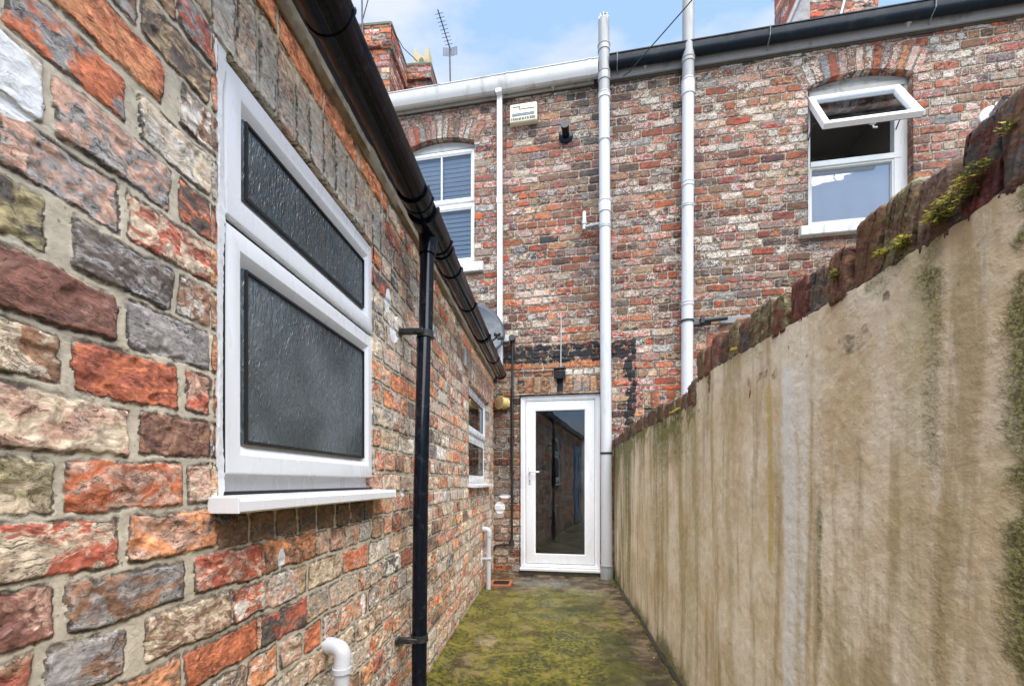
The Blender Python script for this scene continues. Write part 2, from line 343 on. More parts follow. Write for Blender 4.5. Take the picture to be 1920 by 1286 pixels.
# ------------------------------------------------------------------ brick layout
PAL=dict(orr=(.52,.125,.045),red=(.40,.065,.035),org=(.66,.26,.11),mar=(.15,.045,.038),bro=(.24,.12,.07),cha=(.045,.045,.05),
 gry=(.27,.275,.285),cre=(.60,.50,.37),pnk=(.55,.33,.25),whi=(.64,.61,.56),oli=(.30,.27,.14),tan=(.42,.30,.18))
PAL={k:np.array(v) for k,v in PAL.items()}; PK=list(PAL.keys()); PC=np.array([PAL[k] for k in PK])
def pick(r,weights):
    w_=np.array([weights.get(k,0) for k in PK],float); c=np.cumsum(w_/w_.sum()); return PC[np.searchsorted(c,np.clip(r,0,.99999))]
def cellsd(du,dv,r=.010):
    return np.where((du<r)&(dv<r), r-np.hypot(r-du,r-dv), np.minimum(du,dv))
def layout(U,V,p):
    """returns h, A(rgb,sd), B(rgb,white bias), Cc(dark bias,tar,paint,moss)"""
    s=p['seed']; wa=p.get('warp',1)
    Uw=U+wa*(.007*(fbm(U,V,17,s+1,2)-.5)*2+.0030*(fbm(U,V,75,s+2,2)-.5)*2)
    Vw=V+wa*(.007*(fbm(U,V,9,s+3,2)-.5)*2+.0035*(fbm(U,V,60,s+4,2)-.5)*2)
    ch=p['ch']; hj=p.get('hj',.0055)
    q=(Vw-p['v0'])/ch; k=np.floor(q).astype(np.int64); fv=(q-k)*ch
    hd=(np.mod(k,p.get('hc',5))==p.get('h0',2)); Lr=np.where(hd,.1125,.225)*p.get('ls',1)
    off=np.mod(k,2)*Lr*.5+(hsh(k,k*0,s+5)-.5)*.05
    t=(Uw-off)/Lr; j=np.floor(t).astype(np.int64); f=t-j
    jt=lambda jj: .14*(hsh(k,jj,s+6)-.5)
    lo=f<jt(j); j=np.where(lo,j-1,j); f=np.where(lo,f+1,f)
    hi=f>1+jt(j+1); j=np.where(hi,j+1,j); f=np.where(hi,f-1,f)
    b0=jt(j); b1=1+jt(j+1)
    # some stretchers are broken into two halves
    hjx=hj*1.1
    du=np.minimum(f-b0,b1-f)*Lr-hjx; dv=np.minimum(fv,ch-fv)-hj-.0025*hsh(k,j,s+8)
    sdv=cellsd(du,dv); ki=k.copy(); ji=j.copy()
    ids=(ki*7919+ji)
    for (fn) in p.get('over',[]):
        r=fn(Uw,Vw,U,V)
        if r is None: continue
        msk,sd2,idd=r
        sdv=np.where(msk,sd2,sdv); ids=np.where(msk,idd,ids)
    zero=ids*0
    r1=hsh(ids,zero,s+20); r2=hsh(ids,zero,s+21); r3=hsh(ids,zero,s+22); r4=hsh(ids,zero,s+23); r5=hsh(ids,zero,s+24); r6=hsh(ids,zero,s+25)
    zone=fbm(U,V,.9,s+30,3)
    c1=pick(r1,p['w1']); c2=pick(r2,p['w2'])
    wb=p.get('wb',0)+(r3-.5)*p.get('wr',.5); db=p.get('db',0)+(r4**2-.33)*p.get('dr',.35)
    if 'zone' in p: c1,c2,wb,db=p['zone'](U,V,c1,c2,wb,db,r1,r5)
    fx=p.get('fix')
    if fx is not None:
        ks=[q[0] for q in fx]; mk=(k>=min(ks))&(k<=max(ks))&(U>.30)&(U<.868)&((k>-3)|(U<.85)); sdv=np.where(mk,-.012,sdv)
        for (k0,u0,u1,n1,n2,w0,d0) in fx:
            mk=(k==k0)&(Uw>=u0)&(Uw<u1)
            if not mk.any(): continue
            du=np.minimum(Uw-u0,u1-Uw)-.001; dv=np.minimum(fv,ch-fv)-.0050-.002*hsh(k,k*0,int(u0*99))
            w0=w0+(.10 if w0>-.2 else .05); d0=d0+.045
            sdv=np.where(mk,cellsd(du,dv,.008),sdv)
            c1=np.where(mk[...,None],PAL[n1],c1); c2=np.where(mk[...,None],PAL[n2],c2); wb=np.where(mk,w0,wb); db=np.where(mk,d0,db)
            r5=np.where(mk,.5+.3*math.sin(k0*7+u0*50),r5)
    tn=p.get('tint',0)
    if tn: c1=(c1*(1-tn)+np.array((.44,.31,.22))*tn)*1.12; c2=(c2*(1-tn)+np.array((.50,.40,.30))*tn)*1.08
    tar=np.zeros_like(U); pnt=np.zeros_like(U); mos=np.zeros_like(U)
    if 'paint' in p: tar,pnt,mos=p['paint'](U,V,sdv)
    amp=p.get('amp',1)
    inb=sm(-.0006,.0036,sdv)
    h=inb*(.0022+.0050*(r5-.35)+(r6-.5)*.05*0)*amp
    h=h+inb*amp*(.0028*(fbm(U,V,22,s+40,4,.6)-.5)+.0024*(fbm(U,V,110,s+41,2)-.5))
    h=h+(1-inb)*amp*(.0035*(fbm(U,V,30,s+42,3)-.5)-.0010)
    # spalls
    sp=sm(.60,.68,fbm(U,V,16,s+44,3)+ (r6-.5)*.25); h=h-inb*sp*.0045*amp
    # a crevice where brick meets mortar
    h=h-amp*.0022*np.exp(-((sdv-.0005)/.0016)**2)*sm(.4,.6,fbm(U,V,30,s+45,2))
    A=np.concatenate([c1,sdv[...,None]],-1); B=np.concatenate([c2,wb[...,None]],-1); Cc=np.stack([db,tar,pnt,mos],-1)
    return h,A,B,Cc
class Grid:
    def __init__(s): s.v=[];s.f=[];s.a=[];s.b=[];s.c=[];s.n=0
    def panel(s,us,vs_,P,lay,hole=None,uv=None):
        """us, vs_: 1D coordinates; P(U,V,h)->(x,y,z)"""
        U,V=np.meshgrid(us,vs_,indexing='ij'); LU,LV=(U,V) if uv is None else uv(U,V)
        h,A,B,Cc=lay(LU,LV)
        X,Y,Z=P(U,V,h); v=np.stack([X,Y,Z],-1).reshape(-1,3)
        nu,nv=U.shape; i=np.arange(nu*nv).reshape(nu,nv)
        f=np.stack([i[:-1,:-1],i[1:,:-1],i[1:,1:],i[:-1,1:]],-1).reshape(-1,4)
        if hole is not None:
            uc=(U[:-1,:-1]+U[1:,1:])/2; vc=(V[:-1,:-1]+V[1:,1:])/2; keep=~hole(uc,vc).reshape(-1); f=f[keep]
        s.v.append(v); s.f.append(f+s.n); s.n+=len(v)
        s.a.append(A.reshape(-1,4)); s.b.append(B.reshape(-1,4)); s.c.append(Cc.reshape(-1,4)); return s
    def build(s,name,mat,parent=None,frame=WORLD,org=None,flip=False):
        v=np.concatenate(s.v); f=np.concatenate(s.f)
        used=np.zeros(len(v),bool); used[f.reshape(-1)]=True; rm=np.cumsum(used)-1; f=rm[f]; v=v[used]
        if flip: f=f[:,::-1]
        me=bpy.data.meshes.new(name); me.vertices.add(len(v)); me.vertices.foreach_set('co',v.astype(np.float32).reshape(-1))
        me.loops.add(len(f)*4); me.loops.foreach_set('vertex_index',f.reshape(-1).astype(np.int32))
        me.polygons.add(len(f)); me.polygons.foreach_set('loop_start',np.arange(0,len(f)*4,4,dtype=np.int32)); me.polygons.foreach_set('loop_total',np.full(len(f),4,dtype=np.int32))
        me.update(calc_edges=True)
        for nm,arr in (('A',s.a),('B',s.b),('C',s.c)):
            at=me.attributes.new(nm,'FLOAT_COLOR','POINT'); at.data.foreach_set('color',np.concatenate(arr)[used].astype(np.float32).reshape(-1))
        return link(me,name,mat,parent,frame,org,180)
def lin(a,b,st): return np.linspace(a,b,max(2,int(round((b-a)/st))+1))
def soldiers(u0,u1,v0,v1,pitch,seed,tilt=0,hj=.005):
    def f(Uw,Vw,U,V):
        m=(U>u0)&(U<u1)&(V>v0)&(V<v1)
        if not m.any(): return None
        c=(u0+u1)/2; t=(Uw+(Vw-v0)*tilt*(Uw-c)-u0)/pitch; j=np.floor(t).astype(np.int64); fr=t-j
        jt=lambda q:.14*(hsh(q,q*0,seed)-.5)
        du=np.minimum(fr-jt(j),1+jt(j+1)-fr)*pitch-hj
        dv=np.minimum(Vw-v0,v1-Vw)-hj
        return m,cellsd(du,dv,.008),900000+seed*1000+j
    return f
def course(u0,u1,v0,v1,L,seed): return soldiers(u0,u1,v0,v1,L,seed)
def archband(u0,u1,vs0,rise,th,pitch,seed):
    w_=u1-u0; Rr=(w_*w_/4+rise*rise)/(2*rise); uc=(u0+u1)/2; vc=vs0+rise-Rr; aw=math.asin((w_/2)/Rr)+.045/Rr*1.3
    def f(Uw,Vw,U,V):
        r=np.hypot(U-uc,V-vc); an=np.arctan2(U-uc,V-vc); m=(r>Rr-.01)&(r<Rr+th)&(np.abs(an)<aw)&(V>vs0-.2)
        if not m.any(): return None
        rw=np.hypot(Uw-uc,Vw-vc); aw_=np.arctan2(Uw-uc,Vw-vc)*(Rr+th/2)/pitch; j=np.floor(aw_+.5).astype(np.int64); fr=aw_+.5-j
        du=np.minimum(fr,1-fr)*pitch-.0055; dv=np.minimum(rw-Rr+.02,Rr+th-rw)-.005
        return m,cellsd(du,dv,.008),950000+seed*1000+j
    f.geo=(uc,vc,Rr); return f
def arch_hole(u0,u1,v0,vs0,rise):
    w_=u1-u0; Rr=(w_*w_/4+rise*rise)/(2*rise); uc=(u0+u1)/2; vc=vs0+rise-Rr
    return lambda U,V:(U>u0)&(U<u1)&(V>v0)&((V<vs0)|((np.hypot(U-uc,V-vc)<Rr)&(V<vs0+rise+.01)))

# bricks of the near wall one by one: course, from, to, two colours, white bias, dark bias
FIX=[(10, 0.617, 0.781, 'tan', 'bro', -0.05, 0.05),
 (10, 0.783, 0.867, 'red', 'gry', 0.0, 0.05),
 (9, 0.609, 0.703, 'bro', 'gry', 0, 0.1),
 (9, 0.707, 0.867, 'cha', 'tan', -0.02, 0.16),
 (8, 0.491, 0.558, 'cha', 'orr', -0.1, 0.2),
 (8, 0.56, 0.753, 'org', 'orr', -0.3, -0.02),
 (8, 0.79, 0.867, 'whi', 'bro', 0.05, 0.0),
 (7, 0.512, 0.682, 'orr', 'gry', -0.12, 0.12),
 (7, 0.701, 0.865, 'cre', 'whi', 0.14, -0.1),
 (6, 0.481, 0.563, 'whi', 'whi', 0.3, -0.3),
 (6, 0.572, 0.771, 'pnk', 'gry', -0.02, 0.08),
 (6, 0.788, 0.867, 'cha', 'orr', -0.1, 0.1),
 (5, 0.507, 0.676, 'pnk', 'gry', 0.08, -0.1),
 (5, 0.685, 0.867, 'cre', 'red', 0.03, -0.2),
 (4, 0.501, 0.566, 'oli', 'cha', -0.05, 0.1),
 (4, 0.596, 0.776, 'cha', 'gry', -0.06, 0.1),
 (4, 0.784, 0.867, 'bro', 'whi', 0.05, 0),
 (3, 0.496, 0.667, 'mar', 'mar', -0.35, 0.0),
 (3, 0.685, 0.867, 'gry', 'gry', 0.02, -0.05),
 (2, 0.501, 0.585, 'bro', 'cre', 0.06, 0.04),
 (2, 0.598, 0.788, 'orr', 'red', -0.3, 0.03),
 (2, 0.801, 0.867, 'red', 'pnk', -0.2, -0.05),
 (1, 0.499, 0.691, 'cre', 'pnk', 0.12, -0.25),
 (1, 0.707, 0.869, 'bro', 'mar', -0.28, 0.1),
 (0, 0.501, 0.578, 'cre', 'oli', 0.06, -0.05),
 (0, 0.589, 0.801, 'orr', 'pnk', -0.2, -0.1),
 (0, 0.809, 0.869, 'cre', 'pnk', 0.05, -0.05),
 (-1, 0.496, 0.673, 'red', 'cre', -0.04, -0.25),
 (-1, 0.686, 0.881, 'org', 'pnk', -0.12, -0.15),
 (-2, 0.501, 0.576, 'mar', 'pnk', -0.1, 0),
 (-2, 0.589, 0.801, 'bro', 'gry', 0.0, 0.02),
 (-2, 0.821, 1.032, 'red', 'pnk', -0.06, 0.0),
 (-2, 1.042, 1.278, 'org', 'bro', 0.0, 0),
 (-3, 0.501, 0.551, 'bro', 'red', 0, 0.1),
 (-3, 0.562, 0.683, 'gry', 'bro', 0.02, 0.05),
 (-3, 0.715, 0.923, 'cre', 'bro', 0.02, 0.06),
 (-3, 0.929, 1.044, 'whi', 'orr', 0.05, 0),
 (-3, 1.054, 1.188, 'pnk', 'whi', 0.1, -0.1),
 (-4, 0.56, 0.793, 'org', 'bro', 0.0, 0.05),
 (-4, 0.8, 1.014, 'orr', 'orr', -0.4, -0.12),
 (-4, 1.024, 1.234, 'red', 'cha', -0.3, 0.08)]
# ================================================================== side wing (left)
wing=empty('brick_extension',EXT,(0,0,0),'long single-storey brick side wing with white plastic windows on the left of the passage','building')
WL=dict(tint=.20,seed=3,ch=.0887,v0=1.05,hc=3,h0=1,amp=1.0,wb=.155,wr=.36,db=-.04,dr=.34,
 w1=dict(orr=2.0,red=1.6,org=2.6,mar=1.0,bro=2.6,cha=.9,gry=.7,cre=3.4,pnk=3.8,whi=1.2,tan=2.2),w2=dict(org=2,orr=2,cre=3,pnk=2,bro=2,cha=1,gry=1,whi=2,tan=1),fix=FIX)
WL['over']=[course(.86,1.86,2.215,2.302,.235,5),soldiers(.862,1.80,2.012,2.212,.076,6),soldiers(.872,1.70,.952,1.036,.105,7),
 course(3.2,5.4,2.17,2.27,.225,8),soldiers(3.56,5.02,1.945,2.165,.078,9),soldiers(3.70,4.92,.965,1.055,.11,10)]
def zl(U,V,c1,c2,wb,db,r1,r5):
    s=((U>.86)&(U<1.8)&(V>2.0)&(V<2.215)); wb=np.where(s,.34+(r5-.5)*.16,wb); db=np.where(s,-.12,db); c1=np.where(s[...,None],PAL['cre']*.9+PAL['pnk']*.15,c1); c2=np.where(s[...,None],PAL['pnk'],c2)
    o=((U>.86)&(U<1.86)&(V>=2.215)); c1=np.where(o[...,None],PAL['org'],c1); c2=np.where(o[...,None],PAL['orr'],c2); wb=np.where(o,-.2,wb); db=np.where(o,-.25,db)
    u=((U>.872)&(U<1.70)&(V>.95)&(V<1.04)); c1=np.where(u[...,None],PAL['bro']*.6,c1); c2=np.where(u[...,None],PAL['cha'],c2); wb=np.where(u,-.1,wb)
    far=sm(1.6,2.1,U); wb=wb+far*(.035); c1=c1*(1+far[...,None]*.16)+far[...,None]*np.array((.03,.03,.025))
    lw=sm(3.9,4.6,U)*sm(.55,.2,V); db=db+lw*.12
    o=((U>3.5)&(V>2.165)); c1=np.where(o[...,None],PAL['org'],c1); wb=np.where(o,-.15,wb)
    return c1,c2,wb,db
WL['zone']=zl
def pl(U,V,sd):
    tar=np.zeros_like(U)
    spots=[(.500,1.615,.062,.055),(1.105,.905,.014,.026),(1.86,1.86,.03,.05),(1.93,1.74,.045,.035),(2.05,1.05,.02,.02),(4.45,.36,.05,.09),(1.62,.65,.02,.04)]
    p=np.zeros_like(U)
    for (u,v,a_,b_) in spots: p=np.maximum(p,sm(1.25,.75,np.hypot((U-u)/a_,(V-v)/b_)))
    n=fbm(U,V,3,77,3)
    mos=.55*sm(.55,.0,V)*sm(.35,.6,n)+.32*sm(.62,.35,V)*sm(1.3,.6,U)+.28*sm(.9,.5,U)*sm(.5,.65,n)*(sd<.0)
    mos=np.maximum(mos,.75*sm(.14,.02,V))
    return tar,p,mos
WL['paint']=pl
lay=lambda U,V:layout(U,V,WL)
W1=(.878,1.703,1.045,2.012); W2=(3.72,4.87,1.055,1.945)
hole=lambda U,V:((U>W1[0])&(U<W1[1])&(V>W1[2])&(V<W1[3]))|((U>W2[0])&(U<W2[1])&(V>W2[2])&(V<W2[3]))
g=Grid(); PW=lambda U,V,h:(U,-h,V)
TOP=2.315
for (u0,u1,du,dv) in ((-3.2,.30,.02,.02),(.30,.9,.003,.003),(.9,1.75,.0036,.0036),(1.75,2.7,.006,.006),(2.7,5.33,.010,.009)):
    g.panel(lin(u0,u1,du),lin(-.2,TOP,dv),PW,lay,hole)
# reveals and soffits of the openings
for (u0,u1,v0,v1,dp) in ((*W1,.03),(*W2,.045)):
    r=.004 if u0<2 else .01
    g.panel(lin(-.004,dp+.03,r),lin(v0,v1,r),lambda U,V,h,u1=u1:(u1-h,U,V),lay,uv=lambda U,V,u1=u1:(U+u1+.03,V))
    g.panel(lin(-.004,dp+.03,r),lin(v0,v1,r),lambda U,V,h,u0=u0:(u0+h,U,V),lay,uv=lambda U,V,u0=u0:(u0-U-.03,V))
    g.panel(lin(u0,u1,r),lin(-.006,dp+.03,r),lambda U,V,h,v1=v1:(U,V,v1-h*.6),lay,uv=lambda U,V,v1=v1:(U,V+v1+.02))
    g.panel(lin(u0,u1,r),lin(-.004,dp+.03,r),lambda U,V,h,v0=v0:(U,V,v0+h*.5),lay,uv=lambda U,V,v0=v0:(U,v0-V-.03))
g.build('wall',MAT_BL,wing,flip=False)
MB().box(-3.2,5.32,.012+.09,.32,-.2,TOP).build('inner_wall',ROOM,wing)
# cement fillet / fascia under the gutter and the slated lean-to roof
def rough_strip(u0,u1,n,prof,seed,amp):
    us=np.linspace(u0,u1,n); P=np.array(prof); v=[];f=[];m_=len(P)
    for i,u in enumerate(us):
        for k in range(m_):
            a1=(hsh(np.array([i//1]),np.array([k]),seed)[0]-.5)*amp*.5+(vn(np.array([u*9.]),np.array([k*1.]),seed)[0]-.5)*amp*1.6
            v.append((u,P[k][0]-abs(a1)*.5,P[k][1]+a1))
    for i in range(n-1):
        for k in range(m_): f.append((i*m_+k,i*m_+(k+1)%m_,(i+1)*m_+(k+1)%m_,(i+1)*m_+k))
    me=bpy.data.meshes.new('strip'); me.from_pydata(v,[],f); return me
link(rough_strip(-3.2,5.30,900,[(.03,2.300),(-.008,2.296),(-.022,2.312),(-.024,2.335),(-.012,2.352),(.03,2.352)],4,.010),'mortar_fillet',CEM,wing)
MB().box(-3.2,5.30,-.010,.03,2.350,2.44).build('fascia',TIMBW if False else DARKM,wing)
mb=MB(); mb.prism([(-.075,2.405),(1.9,3.32),(1.9,3.36),(-.075,2.425)],'x',-3.2,5.30); rf=mb.build('roof',SLATE,wing)
mb=MB(); mb.box(-3.2,-3.0,0,2.0,-.2,2.3); mb.build('end_wall',ROOM,wing)

def casement_ring(name,x0,x1,z0,z1,yb,depth,width,parent,mat=UPVC,hard=True):
    f=yb-depth
    prof=[(0,yb+.02),(0,f+.006),(.0025,f+.0015),(.006,f),(width*.62,f),(width*.66,f+.0015),(width*.92,f+depth*.72),(width*.96,f+depth*.8),(width,f+depth*.8),(width,yb+.02)]
    return MB().ring(x0,x1,z0,z1,prof).build(name,mat,parent,smooth=28)
def pane(x0,x1,z0,z1,y,mat,parent,name='pane'):
    return MB().box(x0,x1,y,y+.006,z0,z1).build(name,mat,parent)
def gask(x0,x1,z0,z1,y,parent):
    return MB().ring(x0,x1,z0,z1,[(0,y),(0,y-.006),(.006,y-.006),(.006,y)]).build('gasket',GASKET,parent)
# --- near window
fr=MB().ring(.905,1.722,1.078,2.008,[(0,.07),(0,.025),(.052,.025),(.052,.07)])
fr.box(.955,1.672,.025,.07,1.640,1.690)
fr=fr.build('window',UPVC,wing); tag(fr,'white plastic window frame with two obscure glass panes')
up=casement_ring('top_light',.913,1.712,1.672,2.000,.024,.022,.074,fr)
lo=casement_ring('casement',.913,1.712,1.116,1.657,.024,.022,.070,fr)
for (z0,z1,nm) in ((1.744,1.926,'pane'),(1.186,1.587,'pane')):
    pane(.980,1.645,z0,z1,.012,OBSC,fr); gask(.984,1.641,z0+.002,z1-.002,.012,fr)
MB().ring(.908,1.717,1.668,2.003,[(0,.026),(0,.021),(.006,.021),(.006,.026)]).box(.908,.913,.004,.026,1.12,1.655).box(.908,1.717,.018,.026,1.655,1.672).build('seal',GASKET,fr)
me=rough_strip(1.05,2.01,150,[(.03,-.905),(.0,-.902),(-.001,-.884),(.012,-.874),(.03,-.874)],9,.007)
me.transform(Matrix(((0,0,-1,0),(0,1,0,0),(1,0,0,0),(0,0,0,1)))); link(me,'sealant_strip',SEAL,fr)
sil=MB().prism([(.03,1.074),(-.058,1.066),(-.066,1.060),(-.066,1.040),(-.061,1.036),(-.058,1.040),(-.056,1.055),(.03,1.060)],'x',.862,1.772)
sil.box(.857,.862,-.067,.0,1.036,1.069,.001).box(1.772,1.778,-.067,.0,1.036,1.069,.001)
sil.build('sill',UPVC,fr,smooth=30)
MB().box(.90,1.72,.0,.05,1.0735,1.079).build('drip_gap',GASKET,fr)
random.seed(5)
mb=MB()
for i in range(46):
    c=Vector((.855+random.uniform(0,.035),-.012-random.uniform(0,.03),1.036-random.uniform(0,.02))); mb.tube([c+Vector([random.uniform(-.008,.008) for _ in range(3)]) for _ in range(4)],.0007,4)
mb.build('cobweb_debris',DIRT_SHADE,fr)
# --- far window
yb=.045
fr=MB().ring(3.72,4.872,1.085,1.945,[(0,.1),(0,yb),(.05,yb),(.05,.1)]); fr.box(3.77,4.822,yb,.1,1.50,1.55); fr=fr.build('window',UPVC,wing)
casement_ring('top_light',3.735,4.857,1.535,1.935,yb,.02,.066,fr)
casement_ring('casement',3.735,4.857,1.10,1.515,yb,.006,.06,fr)
for (z0,z1) in ((1.598,1.872),(1.158,1.457)):
    pane(3.79,4.80,z0,z1,yb+.004,GLASS,fr); gask(3.798,4.794,z0+.003,z1-.003,yb+.004,fr)
MB().prism([(.05,1.082),(-.05,1.074),(-.055,1.068),(-.055,1.050),(.05,1.062)],'x',3.70,4.94).build('sill',UPVC,fr,smooth=30)
MB().ring(3.6,5.0,.9,2.1,[(0,.12),(0,.9),(.02,.9),(.02,.12)]).box(3.6,5.0,.9,.92,.9,2.1).build('room_interior',ROOM,wing)
# blue painted door further back along the wing (seen mirrored in the door glass)
d=MB().box(-2.3,-1.35,-.03,.02,.03,2.08,.004).build('door',BLUED,wing); tag(d,'blue painted side door')
dp=MB()
for z in (.25,1.15): dp.ring(-2.15,-1.5,z,z+.75,[(0,-.03),(.0,-.045),(.03,-.045),(.04,-.033)],closed=False)
dp.build('door_panel',BLUED,d)

# ================================================================== rear house
house=empty('brick_house',REAR,(0,0,0),'tall terraced brick house rear wall closing the end of the passage','building')
WR=dict(seed=41,ch=.0885,v0=.045,hc=4,h0=1,ls=1.0,amp=1.15,warp=1.0,wb=.125,wr=.34,db=.06,dr=.34,hj=.006,
 w1=dict(orr=2.6,red=3.2,org=.8,mar=3,bro=4.5,cha=1.0,gry=1.4,cre=.9,pnk=2.2,whi=.8,tan=1.8),w2=dict(gry=2,whi=3,pnk=2,bro=3,cha=1,orr=1.2,tan=2))
AL=archband(-1.107,-.227,5.155,.085,.235,.073,11); AR=archband(3.364,4.319,5.215,.085,.245,.080,12)
WR['over']=[AL,AR,soldiers(.20,1.24,2.118,2.31,.092,13),course(.13,1.24,2.315,2.395,.115,14),course(.13,1.24,2.40,2.485,.225,15),
 soldiers(1.62,2.66,1.925,2.11,.085,16),soldiers(2.36,3.1,2.46,2.72,.085,17)]
def zr(U,V,c1,c2,wb,db,r1,r5):
    n=fbm(U,V,1.1,88,4); n2=fbm(U,V,.8,89,3)
    top=sm(4.9,5.6,V+ (n-.5)*.8); db=db+top*.10; 
    hot=sm(.46,.64,n+.10*np.exp(-((U-1.9)/1.1)**2)-.05*sm(4,5.5,V)); oi=hot*sm(.50,.62,r5)
    c1=np.where((oi>.5)[...,None],np.where((r1>.5)[...,None],PAL['orr']*.95,PAL['red']*1.0+PAL['bro']*.12),c1); wb=wb-.05*hot
    grey=sm(.45,.65,n2)*sm(3.2,4.6,V); c1=c1*(1-.30*grey[...,None])+PAL['gry']*.30*grey[...,None]
    d=((U>.1)&(U<1.24)&(V>2.10)&(V<2.49)); 
    o=d&(V>2.40); c1=np.where(o[...,None],PAL['org']*1.05,c1); wb=np.where(o,-.08,wb); db=np.where(d,-.2,db)
    ww=d&(V>2.31)&(V<2.40); c1=np.where(ww[...,None],np.where((U>.78)[...,None],PAL['whi'],PAL['org']),c1); wb=np.where(ww,np.where(U>.78,.4,-.1),wb)
    v_=d&(V<=2.31); c1=np.where(v_[...,None],PAL['tan']*.9+PAL['org']*.25,c1); wb=np.where(v_,.02,wb)
    a=(np.hypot(U-AR.geo[0],V-AR.geo[1])>AR.geo[2])&(np.hypot(U-AR.geo[0],V-AR.geo[1])<AR.geo[2]+.25)&(V>5.1)&(U>3.2)&(U<4.5); wb=np.where(a,wb-.04,wb)
    s=np.exp(-((U-1.17)/.07)**2)*sm(2.4,3.2,V); s=s+np.exp(-((U-2.28)/.06)**2)*.6*sm(2,3,V); db=db+.14*s*sm(.3,.6,n)
    low=sm(.8,.1,V)*(U<.35); db=db+.1*low; c1=np.where(((U<.3)&(V<2.0))[...,None],c1*.55+PAL['tan']*.38,c1)
    big=fbm(U,V,.55,95,4); soot=sm(.45,.70,big)+.8*np.exp(-((U-1.05)/.16)**2)*sm(2.6,3.4,V)+.6*np.exp(-((U-1.5)/.10)**2)*sm(2.2,3,V); db=db+.10*soot; gz=sm(.42,.60,fbm(U,V,.8,96,3)); wb=wb+.15*(gz-.55); c1=c1*np.array((1.10,.98,.90)); k_=(.70-.26*np.clip(soot,0,1))[...,None]; c1=c1*k_; c2=c2*k_
    return c1,c2,wb,db
WR['zone']=zr
def pr(U,V,sd):
    n=fbm(U,V,7,91,4); n2=fbm(U,V,25,92,3)
    band=sm(2.455,2.50,V+(n-.5)*.09+(n2-.5)*.07)*sm(2.70,2.655,V+(n-.5)*.10+(n2-.5)*.08)*sm(.10,.14,U)*sm(1.66,1.60,U)
    vb=sm(1.46,1.56,U+(n-.5)*.12+(n2-.5)*.08)*sm(1.66,1.60,U+(n-.5)*.08)*sm(2.69,2.60,V+(n2-.5)*.1)*sm(1.45,1.62,V)
    cn=sm(1.0,.9,np.hypot((U-1.50)/.16,(V-2.54)/.15))*((U>1.5)&(V>2.55)); 
    tar=np.maximum(band,vb*1.0); tar=tar*(.50+.62*sm(.40,.54,n2))*np.where(sd<.002,.86,1)
    tar=np.maximum(tar,.9*((np.abs(U-.785)<.035)&(V>2.13)&(V<2.28)))
    pnt=np.zeros_like(U)
    pnt=np.maximum(pnt,.75*sm(1.2,.7,np.hypot((U-.08)/.07,(V-.80)/.08))); pnt=np.maximum(pnt,.6*sm(1.2,.7,np.hypot((U-.14)/.08,(V-.93)/.03)))
    wcol=((U>1.36)&(U<1.46)&(V<2.35)); pnt=np.where(wcol,.40+.12*(n2-.5)/.2*.3,pnt)
    mos=.30*sm(.4,.1,V)
    return tar,pnt,mos
WR['paint']=pr
layr=lambda U,V:layout(U,V,WR)
HL=arch_hole(-1.107,-.227,3.70,5.155,.085); HR=arch_hole(3.364,4.319,3.73,5.215,.085)
HD=lambda U,V:(U>.315)&(U<1.245)&(V<2.112)
HB=lambda U,V:(U>1.72)&(U<2.60)&(V>1.0)&(V<1.922)
hole=lambda U,V:HL(U,V)|HR(U,V)|HD(U,V)|HB(U,V)
g=Grid()
for (u0,u1,v0,v1,st) in ((-2.0,1.7,-.2,5.70,.0095),(1.7,6.4,1.5,5.70,.0095),(1.7,6.4,-.2,1.5,.04)):
    g.panel(lin(u0,u1,st),lin(v0,v1,st),PW,layr,hole)
def reveals(u0,u1,v0,v1,dp,geo=None):
    st=.012
    g.panel(lin(-.004,dp,st),lin(v0,v1,st),lambda U,V,h:(u1-h*.6,U,V),layr,uv=lambda U,V:(U+u1+.03,V))
    g.panel(lin(-.004,dp,st),lin(v0,v1,st),lambda U,V,h:(u0+h*.6,U,V),layr,uv=lambda U,V:(u0-U-.03,V))
    if geo:
        uc,vc,Rr=geo; am=math.asin((u1-u0)/2/Rr)
        g.panel(lin(-am*Rr,am*Rr,st),lin(-.006,dp,st),lambda U,V,h:(uc+(Rr-h*.6)*np.sin(U/Rr),V,vc+(Rr-h*.6)*np.cos(U/Rr)),layr,uv=lambda U,V:(uc+U,V+vc+Rr+.02))
    else: g.panel(lin(u0,u1,st),lin(-.004,dp,st),lambda U,V,h:(U,V,v1-h*.6),layr,uv=lambda U,V:(U,V+v1+.02))
reveals(-1.107,-.227,3.70,5.155,.12,AL.geo); reveals(3.364,4.319,3.73,5.215,.12,AR.geo); reveals(.315,1.245,-.1,2.112,.10); reveals(1.72,2.60,1.0,1.922,.12)
wall=g.build('wall',MAT_BR,house)
def room(u0,u1,v0,v1,y0=.13,y1=1.6):
    mb=MB()
    a=[(u0,y0,v0),(u1,y0,v0),(u1,y0,v1),(u0,y0,v1)]; b_=[(u0,y1,v0),(u1,y1,v0),(u1,y1,v1),(u0,y1,v1)]
    mb.quad(*b_)
    for i in range(4): mb.quad(a[i],a[(i+1)%4],b_[(i+1)%4],b_[i])
    return mb.build('room_interior',ROOM,house,recalc=False)
room(-1.3,-.05,3.5,5.5); room(3.2,4.5,3.5,5.5); room(.25,1.3,-.1,2.2,.13,2.4); room(1.65,2.7,.9,2.0)
